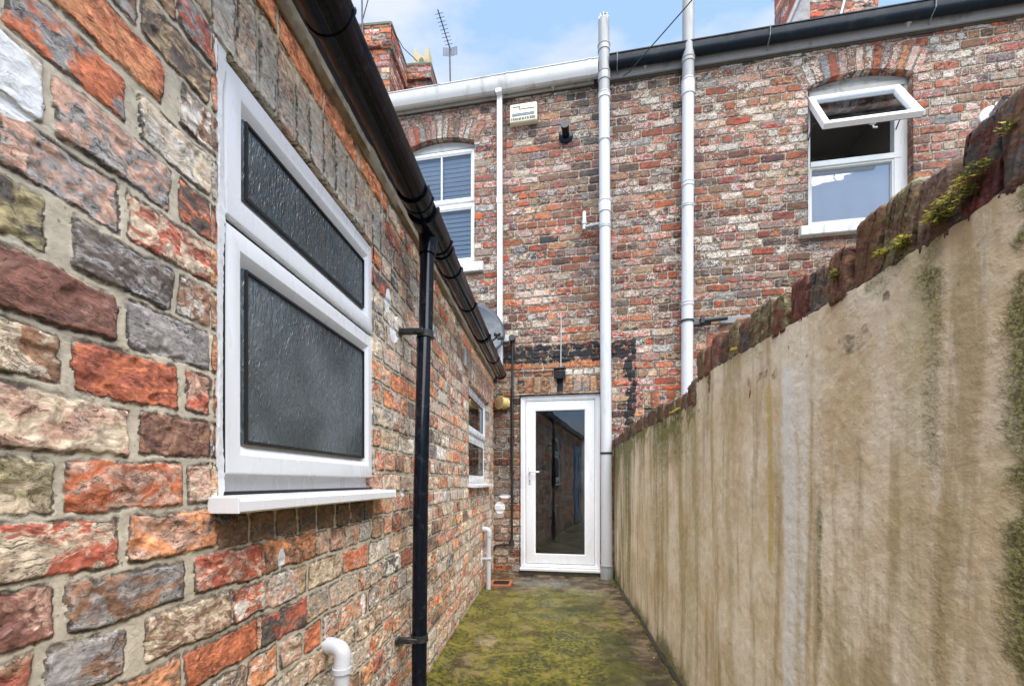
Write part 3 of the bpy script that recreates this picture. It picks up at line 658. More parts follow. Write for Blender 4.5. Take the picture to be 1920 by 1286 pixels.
# boards round the rooms so no sky shows through behind the brick skin
mb=MB(); mb.box(-2.0,6.4,1.9,2.0,-.2,5.75); mb.build('inner_wall',ROOM,house)
def arch_infill(u0,u1,z0,geo,y,name,mat,parent,cut=0):
    uc,vc,Rr=geo; Rr-=.006; am=math.asin((u1-u0)/2/Rr); mb=MB(); n=24
    pts=[(uc+Rr*math.sin(-am+2*am*i/n),vc+Rr*math.cos(-am+2*am*i/n)) for i in range(n+1)]
    prof=[(u0,z0)]+[(p[0],max(p[1],z0)) for p in pts]+[(u1,z0)]
    v0=[mb.b.verts.new((p[0],y,p[1])) for p in prof]; v1=[mb.b.verts.new((p[0],y+.05,p[1])) for p in prof]
    mb.b.faces.new(v0); mb.b.faces.new(v1[::-1])
    for i in range(len(prof)): j=(i+1)%len(prof); mb.b.faces.new((v0[i],v1[i],v1[j],v0[j]))
    return mb.build(name,mat,parent)
# --- left first-floor window
y=.085
fr=MB().ring(-1.107,-.232,3.745,5.135,[(0,y+.06),(0,y),(.045,y),(.045,y+.06)]); fr.box(-1.06,-.28,y,y+.06,4.44,4.50); fr.box(-.677,-.659,y-.004,y+.02,4.50,5.09)
fr=fr.build('window',UPVC,house); tag(fr,'white window with closed blinds partly hidden by the gutter')
casement_ring('top_light',-1.098,-.241,4.485,5.125,y-.001,.014,.055,fr); casement_ring('casement',-1.098,-.241,3.755,4.455,y-.001,.014,.055,fr)
arch_infill(-1.105,-.23,5.137,AL.geo,y-.01,'arch_board',UPVC2,fr)
for (z0,z1) in ((4.54,5.07),(3.81,4.40)): pane(-1.045,-.295,z0,z1,y+.004,GLASS,fr)
bl=MB()
for i in range(24):
    z=3.80+i*.056; bl.box(-1.04,-.30,-.0015,.0015,-.0205,.0205,M=T(0,y+.050,z)@Matrix.Rotation(R(22),4,'X'))
bl.build('venetian_blind',BLIND,fr)
MB().box(-1.17,-.115,-.045,.10,3.585,3.695,.006).build('sill',SILLP,fr)
# --- right first-floor window
y=.08
fr=MB().ring(3.366,4.317,3.77,5.20,[(0,y+.07),(0,y),(.052,y),(.052,y+.07)]); fr.box(3.42,4.265,y-.004,y+.07,4.415,4.475,.004); fr.box(4.20,4.266,y,y+.07,3.82,5.15)
fr=fr.build('window',UPVC2,house); tag(fr,'worn white window with its top light propped open')
arch_infill(3.368,4.316,5.202,AR.geo,y-.008,'arch_board',TIMBW,fr); MB().box(3.40,4.29,y-.02,y-.001,5.145,5.20,.003).build('head_board',TIMBW,fr)
MB().ring(3.418,4.202,3.822,4.415,[(0,y+.05),(0,y+.006),(.018,y+.006),(.026,y+.022),(.026,y+.05)]).build('casement_bead',UPVC2,fr)
pane(3.43,4.19,3.835,4.40,y+.03,GLASSR,fr)
MB().box(3.43,4.19,y+.040,y+.044,3.83,4.41).build('sky_reflection_sheet',SKYSHEET,fr)  # pale sheet added behind the pane to imitate the sky's reflection
hz_=5.140; ang=R(33); MS=T(0,y-.012,hz_)@Matrix.Rotation(-ang,4,'X')
def sash_local(name,mb,mat,par): 
    bmesh.ops.transform(mb.b,matrix=MS,verts=mb.b.verts); return mb.build(name,mat,par)
sa=sash_local('open_top_light',MB().ring(3.385,4.235,-.665,-.004,[(0,.035),(0,-.012),(.003,-.016),(.052,-.016),(.062,-.002),(.062,.035)]),UPVC,fr)
sash_local('sash_pane',MB().box(3.442,4.178,.008,.014,-.608,-.062),GLASS,fr)
sash_local('seal',MB().ring(3.392,4.228,-.658,-.011,[(0,.036),(0,.042),(.012,.042),(.012,.036)]),GASKET,fr)
sash_local('casement_handle',MB().box(3.80,3.86,.03,.055,-.66,-.63,.006).tube([(3.83,.05,-.645),(3.83,.058,-.70),(3.86,.058,-.712)],.008,10),UPVC2,fr)
for x in (3.40,4.215): MB().tube([(x,y+.01,4.70),(x,y-.10,4.80),(x,y-.19,4.74)],.006,6).build('stay',DARKM,fr)
MB().tube([(3.50,y-.012,5.147),(3.95,y-.012,5.147)],.007,6).build('hinge',DARKM,fr)
sl_=MB().box(3.27,4.42,-.075,.12,3.635,3.735,.008); sl_.build('sill',SILLP,fr)
# --- ground floor window mostly hidden behind the yard wall
fr=MB().ring(1.725,2.595,1.01,1.915,[(0,.14),(0,.08),(.05,.08),(.05,.14)]).build('window',UPVC2,house); pane(1.77,2.55,1.05,1.87,.10,GLASS,fr)
# --- door
fr=MB().ring(.320,1.240,.075,2.104,[(0,.10),(0,.036),(.004,.032),(.040,.032),(.048,.038),(.060,.040),(.060,.10)]).build('door',UPVC,house,smooth=30); tag(fr,'white plastic door with one tall clear glass panel')
ML=T(.38,.044,0)@Matrix.Rotation(R(.36),4,'Z')
def leaf(name,mb,mat,par,sm_=30):
    bmesh.ops.transform(mb.b,matrix=ML,verts=mb.b.verts); return mb.build(name,mat,par,smooth=sm_)
lf=leaf('door_leaf',MB().ring(.003,.797,.150,2.040,[(0,.05),(0,.004),(.004,0),(.098,0),(.106,.003),(.116,.012),(.116,.05)]),UPVC,fr)
leaf('pane',MB().box(.112,.688,.018,.024,.262,1.928),DGLASS,fr)
leaf('gasket',MB().ring(.114,.686,.264,1.926,[(0,.018),(0,.010),(.005,.010),(.005,.018)]),GASKET,fr)
leaf('handle',MB().box(.038,.066,-.010,0,1.075,1.285,.006,seg=2).tube([(.052,-.006,1.215),(.052,-.045,1.215),(.062,-.052,1.215),(.165,-.052,1.213)],.0095,12).box(.047,.057,-.012,-.009,1.10,1.125),UPVC,fr)
leaf('keyhole',MB().cyl((.052,-.0135,1.118),(.052,-.009,1.118),.006,12).box(.049,.055,-.0135,-.009,1.095,1.116),GASKET,fr)
MB().box(.318,1.256,-.035,.09,.072,.105,.006).box(.345,1.235,-.02,.05,.105,.128,.003).box(.36,1.22,.01,.05,.128,.146,.003).build('threshold',UPVC,fr)
MB().box(.32,1.25,-.02,.1,-.05,.071).build('step_gap_shade',DIRT_SHADE,fr)  # dark block standing in for the shaded gap under the threshold
# eaves: fascia, soffit, roof, chimneys
MB().box(-1.95,1.17,-.03,.06,5.585,5.75,.004).build('fascia',TIMBW,house)
MB().box(1.30,6.3,-.035,.06,5.60,5.76,.004).build('fascia',TIMBG,house)
MB().box(-1.95,6.3,-.012,.05,5.57,5.60).build('eaves_shade_strip',DIRT_SHADE,house)  # dark strip put in as painted shade of the soffit gap
mb=MB(); mb.prism([(-.10,5.775),(4.3,8.5),(8.7,5.775),(8.7,5.74),(4.3,8.46),(-.10,5.75)],'x',-2.4,6.4); roof=mb.build('roof',SLATE,house)
MB().box(-2.4,-2.3,0,8.5,-.2,5.7).box(6.3,6.4,0,8.5,-.2,5.7).box(-2.4,6.4,8.4,8.5,-.2,5.7).build('side_walls',ROOM,house)
for u,z in ((.71,5.58),(1.725,5.645),(4.25,5.63)):
    mb=MB(); vs=[mb.b.verts.new(p) for p in ((u-.055,-.03,z+.10),(u+.055,-.03,z+.10),(u+.055,-.135,z+.10),(u-.055,-.135,z+.10),(u,-.03,z-.02),)]
    for f in ((0,1,2,3),(0,4,1),(3,2,4),(0,3,4),(1,4,2)): mb.b.faces.new([vs[i] for i in f])
    mb.box(u-.06,u+.06,-.14,-.03,z+.10,z+.115); mb.build('bracket',TIMBW if u<4 else TIMBG,house)
# chimney stacks (world-aligned boxes, written through the inverse of the house frame)
INV=REAR.inverted()
WC=dict(seed=71,ch=.09,v0=0,hc=50,h0=9,amp=1.6,wb=-.02,wr=.4,db=.06,dr=.35,w1=dict(orr=5,red=4,org=1,mar=2,bro=2,gry=1,cha=1,pnk=1.5),w2=dict(orr=2,bro=2,gry=2,whi=1,cha=1))
layc=lambda U,V:layout(U,V,WC)
def stack(x0,x1,y0,y1,z0,z1,zc,pj,name='chimney',cap=True):
    g=Grid(); st=.014
    def boxg(X0,X1,Y0,Y1,Z0,Z1):
        def tr(X,Y,Z):
            P=np.stack([X,Y,Z,np.ones_like(X)],-1)@np.array(INV).T; return P[...,0],P[...,1],P[...,2]
        g.panel(lin(X0,X1,st),lin(Z0,Z1,st),lambda U,V,h:tr(U,Y0-h,V),layc)
        g.panel(lin(Y0,Y1,st),lin(Z0,Z1,st),lambda U,V,h:tr(X1+h,U,V),layc,uv=lambda U,V:(U+3.3,V))
        g.panel(lin(Y0,Y1,.05),lin(Z0,Z1,.05),lambda U,V,h:tr(X0-h,Y0+Y1-U,V),layc)
        g.panel(lin(X0,X1,.05),lin(Z0,Z1,.05),lambda U,V,h:tr(X0+X1-U,Y1+h,V),layc)
        for zz,sg in ((Z1,1),(Z0,-1)):
            g.panel(lin(X0,X1,.03),lin(Y0,Y1,.03),lambda U,V,h:tr(U,V if sg>0 else Y0+Y1-V,zz+0*h),layc)
    boxg(x0,x1,y0,y1,z0,zc); boxg(x0-pj,x1+pj,y0-pj,y1+pj,zc,z1)
    ch=g.build(name,MAT_BR,roof)
    if cap:
        mb=MB(); mb.box(x0-pj-.01,x1+pj+.01,y0-pj-.01,y1+pj+.01,z1-.02,z1+.05,.02); bmesh.ops.transform(mb.b,matrix=INV,verts=mb.b.verts); mb.build('cap',FLAUNCH,ch)
    return ch
c1=stack(-3.0,-2.345,6.42,7.05,6.0,7.70,7.385,.036); tag(c1,'tall red chimney stack nearest the black gutter')
c2=stack(-2.75,-1.965,7.17,7.78,6.0,7.775,7.56,.036); tag(c2,'lower chimney stack carrying the notched clay pot')
c3=stack(-2.5,-1.92,8.3,8.8,6.0,8.28,8.1,.03)
cR=stack(3.12,3.98,5.95,6.7,5.9,8.2,7.9,.03); tag(cR,'red chimney stack above the right-hand gutter')
# notched clay pot
mb=MB(); a0=[]
prof=[(-.135,0),(.135,0),(.118,.34),(.085,.335),(.05,.235),(0,.205),(-.05,.235),(-.085,.335),(-.118,.34)]
for yy in (-.11,.11): a0.append([mb.b.verts.new((-2.12+p[0],7.37+yy,7.83+p[1])) for p in prof])
mb.b.faces.new(a0[0]); mb.b.faces.new(a0[1][::-1])
for i in range(len(prof)): j=(i+1)%len(prof); mb.b.faces.new((a0[0][i],a0[1][i],a0[1][j],a0[0][j]))
bmesh.ops.transform(mb.b,matrix=INV,verts=mb.b.verts); pt=mb.build('chimney_pot',POT,c2)
mb=MB(); q=[(-2.16,7.255,7.90),(-2.08,7.255,7.90),(-2.08,7.255,7.97),(-2.12,7.255,8.01),(-2.16,7.255,7.97)]
mb.b.faces.new([mb.b.verts.new(p) for p in q]); bmesh.ops.transform(mb.b,matrix=INV,verts=mb.b.verts); mb.build('pot_opening',FLAUNCH,pt)
mb=MB().box(-2.30,-1.94,7.2,7.55,7.80,7.85,.02); bmesh.ops.transform(mb.b,matrix=INV,verts=mb.b.verts); mb.build('flaunching',FLAUNCH,c2)
mb=MB(); mb.prism([(2.80,6.55),(3.10,7.15),(3.10,7.6),(3.16,7.6),(3.16,6.4),(2.80,6.4)],'y',5.90,5.93); mb.tube([(2.82,5.89,6.55),(3.18,5.89,7.4)],.03,6)
bmesh.ops.transform(mb.b,matrix=INV,verts=mb.b.verts); mb.build('lead_flashing',LEAD,cR)

# ================================================================== right boundary wall
bw=empty('boundary_wall',RW,(0,0,0),'rendered yard wall streaked with algae, topped with rough bricks on edge','wall')
def topz(Y): return np.where(Y>2.26,1.492+.012*np.sin(Y*2.1),1.548+.045*np.exp(-((Y-2.1)/.35)**2)+.01*np.sin(Y*5))
def lay_r(U,V):
    Y=-U; n=fbm(Y,V,2.2,301,4); n2=fbm(Y,V,9,302,4); s1=fbm(Y,V*.10,7,303,4); s2=fbm(Y,V*.06,16,304,3)
    h=.008*(n-.5)+.0032*(n2-.5)+.0018*(fbm(Y,V,50,305,3)-.5)+.0016*(fbm(Y,V,190,306,2)-.5)
    # a band of repair render with a ragged lower edge on the far half
    wig=.03*(fbm(Y,V*.5,5,307,3)-.5)
    def st(c,w_,z0,z1,f=1): return np.exp(-((Y+wig*f-c)/w_)**2)*sm(z0-.12,z0+.05,V)*sm(z1+.1,z1-.05,V)
    top=topz(Y)
    green=1.05*st(.725,.045,-.2,1.7)*sm(.30,.60,n2+.12)+.62*st(.89,.034,1.12,1.60,.6)+.5*st(.885,.02,.72,1.0)+.62*st(1.245,.018,.66,1.02,.8)+.35*st(1.25,.018,1.0,1.3,.8)+.35*st(.90,.02,.2,.62)
    green=green+.60*sm(2.1,3.4,Y)*sm(.30,.75,s1+.16*(V-.9))+.40*sm(3.2,4.8,Y)*sm(.25,.75,s2)+.25*sm(2.2,3.0,Y)*sm(1.1,1.45,V)+.9*sm(.22,.02,V)*sm(.35,.6,n+.08)+.55*sm(.14,.0,top-V)*sm(.4,.6,n2)+.45*st(2.62,.30,1.2,1.6)
    white=.95*st(1.40,.045,.45,1.42,1.3)+.6*st(1.32,.03,.3,1.46,.5)+.4*st(1.12,.03,.2,.9)+.35*st(1.62,.02,.1,.8)
    yel=.9*st(1.515,.028,.85,1.40,1.2)+.55*st(2.0,.06,.7,1.45)+.5*st(2.5,.05,.5,1.4)+.45*st(3.1,.10,.4,1.4)
    dark=.42*st(1.80,.014,.0,1.4,.6)+.36*st(2.08,.014,.0,1.5,.6)+.42*sm(.50,.75,s2)*sm(2.4,4,Y)
    dark=dark+.9*sm(1.1,.6,np.hypot((Y-1.66)/.016,(V-1.36)/.055))*sm(.35,.5,n2)+.55*sm(.66,.74,fbm(Y,V,14,309,3))*sm(1.25,1.45,V)
    z=np.zeros_like(U); A=np.stack([green,white,yel,dark],-1); return h,A,A,A
g=Grid(); TZ=lambda U,V,h:(U,-h,np.where(V>1.2,1.2+(V-1.2)*(topz(-U)+.010*(fbm(-U,V*0,40,310,2)-.5)-1.2)/.35,V))
for (y0,y1,st) in ((.55,1.4,.005),(1.4,2.6,.008),(2.6,5.21,.014),(-3.2,.55,.03)):
    us=lin(-y1,-y0,st); g.panel(us,lin(-.2,1.55,st),TZ,lay_r)
g.build('render_face',RENDER,bw)
MB().box(-5.19,3.2,.006,.225,-.2,1.47).box(-2.26,3.2,.008,.225,1.47,1.53).build('core',CEM,bw)
WK=dict(seed=91,ch=5,v0=-2,hc=99,h0=98,amp=0,w1=dict(mar=3,red=3,bro=4,cha=1,orr=1),w2=dict(bro=3,cha=2,red=2,oli=1))
random.seed(11)
class CB:
    pass
cop=Grid(); yy=-3.0; k=0
while yy<5.17:
    th=random.uniform(.066,.088); gap=random.uniform(.010,.018)
    if yy+th>5.18: break
    near=yy>.4 and yy<1.6; n=12 if near else 5
    base=float(topz(np.array([yy+th/2]))[()])-.014; hgt=random.uniform(.118,.165) if yy<2.3 else random.uniform(.095,.130)
    col=random.choice([PAL['mar']*1.3,PAL['bro']*.8,PAL['red']*.45+PAL['bro']*.3,PAL['bro']*.6+PAL['orr']*.2,PAL['cha']*2.0,PAL['mar']*.7+PAL['bro']*.4,PAL['bro']*.55+PAL['gry']*.2]); c2_=random.choice([PAL['bro']*.7,PAL['cha'],PAL['oli']*.6,PAL['bro']*.5+PAL['gry']*.2,PAL['mar']*.8])
    wbk=random.uniform(-.20,.03); dbk=random.uniform(-.08,.12); jit=[random.uniform(-.006,.006) for _ in range(4)]; lean=random.uniform(-.10,.14); mo_=random.choice([0,.3,.5,.62]); col=col*.42+np.array((.034,.028,.020))
    g=cop; X0=-.001+jit[0]; X1=.235; sd0=k*7.7
    # front / back / top / two sides as displaced faces of one rounded block
    us=np.linspace(-1,1,n*2+1); 
    def blk(Sx,Sy,Sz,lay_uv):
        # map a cube point to a rounded, leaning block
        L_=(np.abs(Sx)**18+np.abs(Sy)**18+np.abs(Sz)**18)**(1/18.); Sx,Sy,Sz=Sx/L_,Sy/L_,Sz/L_
        w1_=fbm(Sy*.5+sd0,Sz*.7+Sx,2.2,401,3)-.5; w2_=fbm(Sx+sd0,Sz+Sy*2,5.0,402,3)-.5
        X=(X0+X1)/2+Sx*(X1-X0)/2; Yc=yy+th/2+Sy*(th/2)*(1+.25*w1_)+lean*(Sz+1)*hgt/2+.008*w2_; Z=base+hgt/2+Sz*hgt/2+(.022*w1_+.020*w2_)*np.clip(Sz,0,1)
        X=X+np.where(Sx<0,1,0)*(.008*w1_+.012*w2_)
        return -Yc,X,Z
    def lk(U,V):
        o=np.ones_like(U); A=np.concatenate([np.broadcast_to(col,U.shape+(3,)),.02*o[...,None]],-1); B=np.concatenate([np.broadcast_to(c2_,U.shape+(3,)),wbk*o[...,None]],-1)
        return 0*U,A,B,np.stack([dbk*o,0*o,0*o,mo_*o],-1)
    o=np.ones
    g.panel(us,us,lambda U,V,h:blk(-np.ones_like(U),-U,V,0),lk)
    g.panel(us,us,lambda U,V,h:blk(U,-V,np.ones_like(U),0),lk)
    g.panel(us,us,lambda U,V,h:blk(U,-np.ones_like(U),-V,0),lk)
    g.panel(us,us,lambda U,V,h:blk(U,np.ones_like(U),V,0),lk)
    yy+=th+gap; k+=1
cop.build('coping',MAT_BR,bw)
# mortar between and under the coping bricks
us=np.linspace(-3.2,5.18,700)
v=[];f=[]
for i,u in enumerate(us):
    b_=float(topz(np.array([u]))[()]); j1=(vn(np.array([u*30.]),np.array([3.]),5)[0]-.5)*.02
    for (x_,z_) in ((.004+j1*.3,b_-.03),(.003+j1*.4,b_+.006+j1*.5),(.030+j1*.5,b_+.040+j1),(.20,b_+.065),(.225,b_-.03)): v.append((-u,x_,z_))
for i in range(len(us)-1):
    for k in range(4): f.append((i*5+k,i*5+k+1,(i+1)*5+k+1,(i+1)*5+k))
me=bpy.data.meshes.new('bed'); me.from_pydata(v,[],f); link(me,'mortar_bed',DIRT_SHADE,bw)
# moss cushions on the coping
random.seed(3)
mb=MB()
def tuft(c,rx,rz,n,l=.008):
    for i in range(n):
        a_=random.uniform(0,6.28); q=random.random()**.5; p=Vector((c[0]+random.uniform(-.012,.004),c[1]+math.cos(a_)*rx*q,c[2]+math.sin(a_)*rz*q))
        d=Vector((-random.uniform(.3,1),random.uniform(-.8,.8),random.uniform(-.3,1))).normalized()*l*random.uniform(.5,1.3); s_=d.orthogonal().normalized()*l*.22
        vs=[mb.b.verts.new(x) for x in (p-s_,p+s_,p+d)]; mb.b.faces.new(vs)
for c,rx,rz,n in (((.684,.845,1.575),.05,.020,900),((.684,.80,1.60),.03,.014,400),((.686,.955,1.568),.02,.012,300),((.686,1.01,1.575),.02,.006,160),((.684,1.16,1.60),.008,.012,160),((.684,.745,1.63),.012,.008,90),((.686,1.78,1.60),.015,.004,60),((.686,2.6,1.497),.10,.004,120)):
    tuft(c,rx,rz,n)
mo=mb.build('moss',MOSS,None,WORLD,(.69,.85,1.55),None,recalc=False); tag(mo,'yellow-green moss cushions along the foot of the coping bricks','moss',kind='stuff')

# ================================================================== passage floor and ground
def fz(X,Y): return .028-.030*np.clip(3.6-Y,0,5)*(.55+.0*X)*np.where(X<0,1,.4)
def lay_f(U,V):
    n=fbm(U,V,1.6,501,5); n2=fbm(U,V,8,502,4)
    h=.012*(n-.5)+.006*(n2-.5)+.003*(fbm(U,V,60,503,3)-.5)+.002*(fbm(U,V,160,504,2)-.5)
    green=.50+.25*np.exp(-((U+.05)/.4)**2)-.55*sm(4.2,5.0,V)-.35*sm(.45,.66,U+.10*(n-.5))+.25*sm(-.5,-.68,U)
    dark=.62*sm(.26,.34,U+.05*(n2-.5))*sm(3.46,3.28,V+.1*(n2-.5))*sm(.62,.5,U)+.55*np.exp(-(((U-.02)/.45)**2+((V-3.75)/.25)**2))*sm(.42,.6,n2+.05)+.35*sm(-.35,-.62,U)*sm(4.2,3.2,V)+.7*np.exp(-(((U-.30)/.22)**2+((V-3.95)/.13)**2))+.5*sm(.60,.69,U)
    tan=.55*sm(1.3,.7,np.hypot((U+.46)/.105,(V-3.05)/.15)+.8*(n2-.5))+.45*np.exp(-(((U-.57)/.10)**2+((V-3.4)/.5)**2))+.45*np.exp(-(((U+.35)/.2)**2+((V-4.55)/.10)**2))
    slab=.9*sm(1.1,.8,np.hypot((U+.12)/.35,(V-4.75)/.20))*sm(.4,.6,n+.05)
    hl=np.exp(-(((U-.47)/.05)**2+((V-3.12)/.035)**2)); h=h-.02*hl; dark=dark+.9*hl
    h=h+.006*sm(1.1,.9,np.hypot((U+.46)/.105,(V-3.05)/.15))
    A=np.stack([green,dark,tan,slab],-1); return h,A,A,A
g=Grid()
PF=lambda U,V,h:(U,V,fz(U,V)+h+np.where(U<-.60,.02*sm(-.60,-.69,U),0)+.012*sm(.64,.69,U))
g.panel(lin(-.69,.69,.010),lin(2.3,5.36,.010),PF,lay_f); g.panel(lin(-.69,.69,.03),lin(-3.2,2.3,.03),PF,lay_f)
o=g.build('path',FLOOR,None,WORLD,(0,0,0)); tag(o,kind='structure')
o=MB().quad((-60,-60,-.16),(60,-60,-.16),(60,60,-.16),(-60,60,-.16)).build('ground',GROUND); tag(o,kind='structure')
# short grass-like algae and grit along the foot of both walls
mb=MB(); random.seed(8)
for i in range(5200):
    r_=random.random()<.6; Y=2.3+(random.random()**1.2)*2.9; X=(.682-abs(random.gauss(0,.018))) if r_ else (-.682+abs(random.gauss(0,.016)))
    if not r_ and random.random()<.35: continue
    z=float(fz(np.array(X),np.array(Y)))+.004; p=Vector((X,Y,z)); l=random.uniform(.006,.020)
    d=Vector((random.uniform(-.5,.5),random.uniform(-.5,.5),1)).normalized()*l; s_=d.orthogonal().normalized()*l*.13
    mb.b.faces.new([mb.b.verts.new(x) for x in (p-s_,p+s_,p+d)])
o=mb.build('low_weeds',MOSS,None,WORLD,(0,2.5,0),None,recalc=False); tag(o,'short mossy growth along the foot of the two walls','moss',kind='stuff')
mb=MB(); random.seed(12)
for i in range(150):
    Y=2.35+random.random()*2.8; X=random.choice((-.66,.64))+random.gauss(0,.05) if random.random()<.6 else random.uniform(-.6,.6)
    X=max(-.68,min(.66,X)); z=float(fz(np.array(X),np.array(Y)))+.012; l=random.uniform(.004,.016); a_=random.uniform(0,6.3)
    d=Vector((math.cos(a_),math.sin(a_),random.uniform(-.1,.4)))*l; e_=Vector((-math.sin(a_),math.cos(a_),random.uniform(-.2,.5)))*l*.45; p=Vector((X,Y,z))
    mb.b.faces.new([mb.b.verts.new(x) for x in (p-d,p-e_*.9,p+d,p+e_)])
o=mb.build('leaf_litter',DEAD,None,WORLD,(0,3,0),None,recalc=False); tag(o,'scraps of dead leaf and grit scattered on the mossy concrete','leaf litter',kind='stuff')
mb=MB(); pts=[(.672+.006*math.sin(i*.9),.4+i*.2,float(fz(np.array(.67),np.array(.4+i*.2)))+.012) for i in range(25)]  # black tube added to draw the dark joint at the wall foot
o=mb.tube(pts,.011,10).build('joint_strip',BLKM,None,WORLD,(.672,.4,0)); tag(o,'thin black strip added for the dark joint along the foot of the rendered wall','joint strip')

# ================================================================== gutters and pipes
CX,CZ,GR=.126*-1,2.294,.056     # in EXT frame: y=-.126
gt=empty('gutter',EXT,(-.2,-.126,2.294),'glossy black half-round gutter along the side wing eaves','gutter')
def half(r,t): 
    o_=arc((CX,CZ),r,180,360,20); i_=arc((CX,CZ),r-t,360,180,20)
    return [(CX-r-.003,CZ+.006),(CX-r-.003,CZ-.002)]+o_[1:-1]+[(CX+r+.003,CZ-.002),(CX+r+.003,CZ+.006)]+i_
MB().prism(half(GR,.003),'x',-3.1,5.0).build('channel',BLK,gt,smooth=30)
for i,(u,w_) in enumerate(((1.05,.13),(1.845,.075),(2.30,.03),(2.52,.03),(3.02,.03),(3.68,.035),(4.36,.03),(-.9,.05),(-2,.05))):
    mb=MB(); mb.prism(half(GR+.0065,.0045),'x',u-w_/2,u+w_/2)
    if w_>.03:
        mb.prism(half(GR+.010,.004),'x',u-w_/2-.004,u-w_/2+.004); mb.prism(half(GR+.010,.004),'x',u+w_/2-.004,u+w_/2+.004)
    mb.build('union_bracket',BLK,gt,smooth=30)
mb=MB(); mb.prism([(p[0],p[1]) for p in arc((CX,CZ),GR+.007,180,360,20)],'x',4.985,5.012); mb.prism([(p[0],p[1]) for p in arc((CX,CZ),GR-.012,180,360,16)],'x',5.0,5.03); mb.build('end_cap',BLK,gt)
mb=MB(); mb.prism(half(GR+.008,.005),'x',1.95,2.24); mb.prism(half(GR+.014,.006),'x',1.95,1.966); mb.prism(half(GR+.014,.006),'x',2.224,2.24)
mb.tube([(2.095,-.112,2.285),(2.095,-.112,2.215),(2.095,-.110,2.175)],[.050,.042,.040],24); mb.build('outlet',BLK,gt,smooth=35)
dp=empty('downpipe',EXT,(2.03,-.09,0),'shiny black round downpipe on the side wing between the two windows','downpipe')
MB().tube([(2.092,-.108,2.23),(2.07,-.105,1.78),(2.062,-.10,1.775),(2.035,-.092,1.0),(2.02,-.09,.30),(2.015,-.09,-.02)],.034,28).build('pipe',BLK,dp,smooth=60)
mb=MB().tube([(2.092,-.108,2.235),(2.088,-.108,2.16)],.040,28); mb.build('socket',BLK,dp,smooth=40)
for z,yy_,uu in ((1.783,-.105,2.068),(.395,-.091,2.022)):
    mb=MB(); mb.tube([(uu,yy_,z-.014),(uu,yy_,z+.014)],.0385,28); mb.tube([(uu,yy_,z-.017),(uu,yy_,z-.012)],.0405,28)
    mb.box(uu-.045,uu-.02,yy_+.02,-.0,z-.008,z+.008,.002); mb.box(uu-.075,uu-.03,-.012,-.004,z-.014,z+.014,.003); mb.box(uu-.062,uu-.054,yy_-.005,0,z-.011,z+.011,.002); mb.tube([(uu-.07,yy_+.03,z),(uu-.03,yy_+.03,z)],.006,8)
    mb.build('bracket',BLKM,dp,smooth=40)
# white waste pipes on the side wing
def bend(p0,c,p1,r,n=8):
    """quarter bend points from direction p0->c to c->p1"""
    p0,c,p1=map(Vector,(p0,c,p1)); a_=c+(p0-c).normalized()*r; b_=c+(p1-c).normalized()*r
    return [((1-t)**2)*a_+2*t*(1-t)*c+t*t*b_ for t in [i/n for i in range(n+1)]]
wp=empty('waste_pipe',EXT,(1.29,-.06,0),'chipped white waste pipe with an elbow under the near window','waste pipe','white waste pipes low on the side wing')
rr=.0215; c=Vector((1.300,-.062,.600))
MB().tube([(1.315,-.062,.56),(1.315,-.062,-.05)],rr,24).build('pipe',WPIPE,wp)
e=bend((1.345,.03,.600),(1.322,-.062,.600),(1.315,-.062,.40),.030)
mb=MB().tube([(1.345,.02,.600)]+e+[(1.315,-.062,.540)],rr+.003,24); mb.tube([(1.315,-.062,.545),(1.315,-.062,.529)],rr+.006,24); mb.tube([(1.336,-.014,.600),(1.334,-.022,.600)],rr+.005,24); mb.build('elbow',WPIPE,wp,smooth=50)
wp=empty('waste_pipe',EXT,(4.50,-.06,0),'white waste pipe dropping to the floor grate below the far window','waste pipe','white waste pipes low on the side wing')
rr=.024
MB().tube([(4.50,-.062,.57),(4.50,-.058,.01)],rr,24).build('pipe',WPIPE,wp)
e=bend((4.50,.03,.625),(4.50,-.062,.625),(4.50,-.062,.3),.04)
MB().tube([(4.50,.02,.625)]+e+[(4.50,-.062,.555)],rr+.005,24).build('elbow',WPIPE,wp,smooth=50)
MB().box(4.465,4.535,-.09,-.0,.33,.345,.003).tube([(4.50,-.061,.325),(4.50,-.061,.350)],rr+.004,24).build('clip',WPIPE,wp,smooth=40)
dg=empty('drain_grate',WORLD,(-.53,4.76,.0),'small dark drain grate in a terracotta surround beside the white pipe','drain')
z0=float(fz(np.array(-.5),np.array(4.76)))
MB().ring(-.62,-.42,-.13,.13,[(0,0),(0,-.02),(.02,-.02),(.02,0)]).b
mb=MB(); mb.box(-.65,-.42,4.63,4.66,z0-.03,z0+.018,.004).box(-.65,-.42,4.86,4.89,z0-.03,z0+.018,.004).box(-.65,-.615,4.66,4.86,z0-.03,z0+.018,.004).box(-.45,-.42,4.66,4.86,z0-.03,z0+.018,.004); mb.build('surround',TERRA,dg)
mb=MB(); mb.box(-.615,-.45,4.66,4.86,z0+.006,z0+.009)
for i in range(7): mb.box(-.61,-.455,4.675+i*.026,4.685+i*.026,z0+.009,z0+.015)
mb.build('grate',BLKM,dg)
# small vent plate on the side wing
vp=empty('vent_cover',EXT,(3.55,0,2.07),'small white vent cover on the side wing wall just before the far window','vent')
MB().box(3.50,3.60,-.022,0,2.005,2.145,.004).build('plate',UPVC2,vp); mb=MB()
for i in range(5): mb.box(3.515,3.585,-.026,-.02,2.02+i*.024,2.030+i*.024)
mb.build('louvre',GREYP,vp)
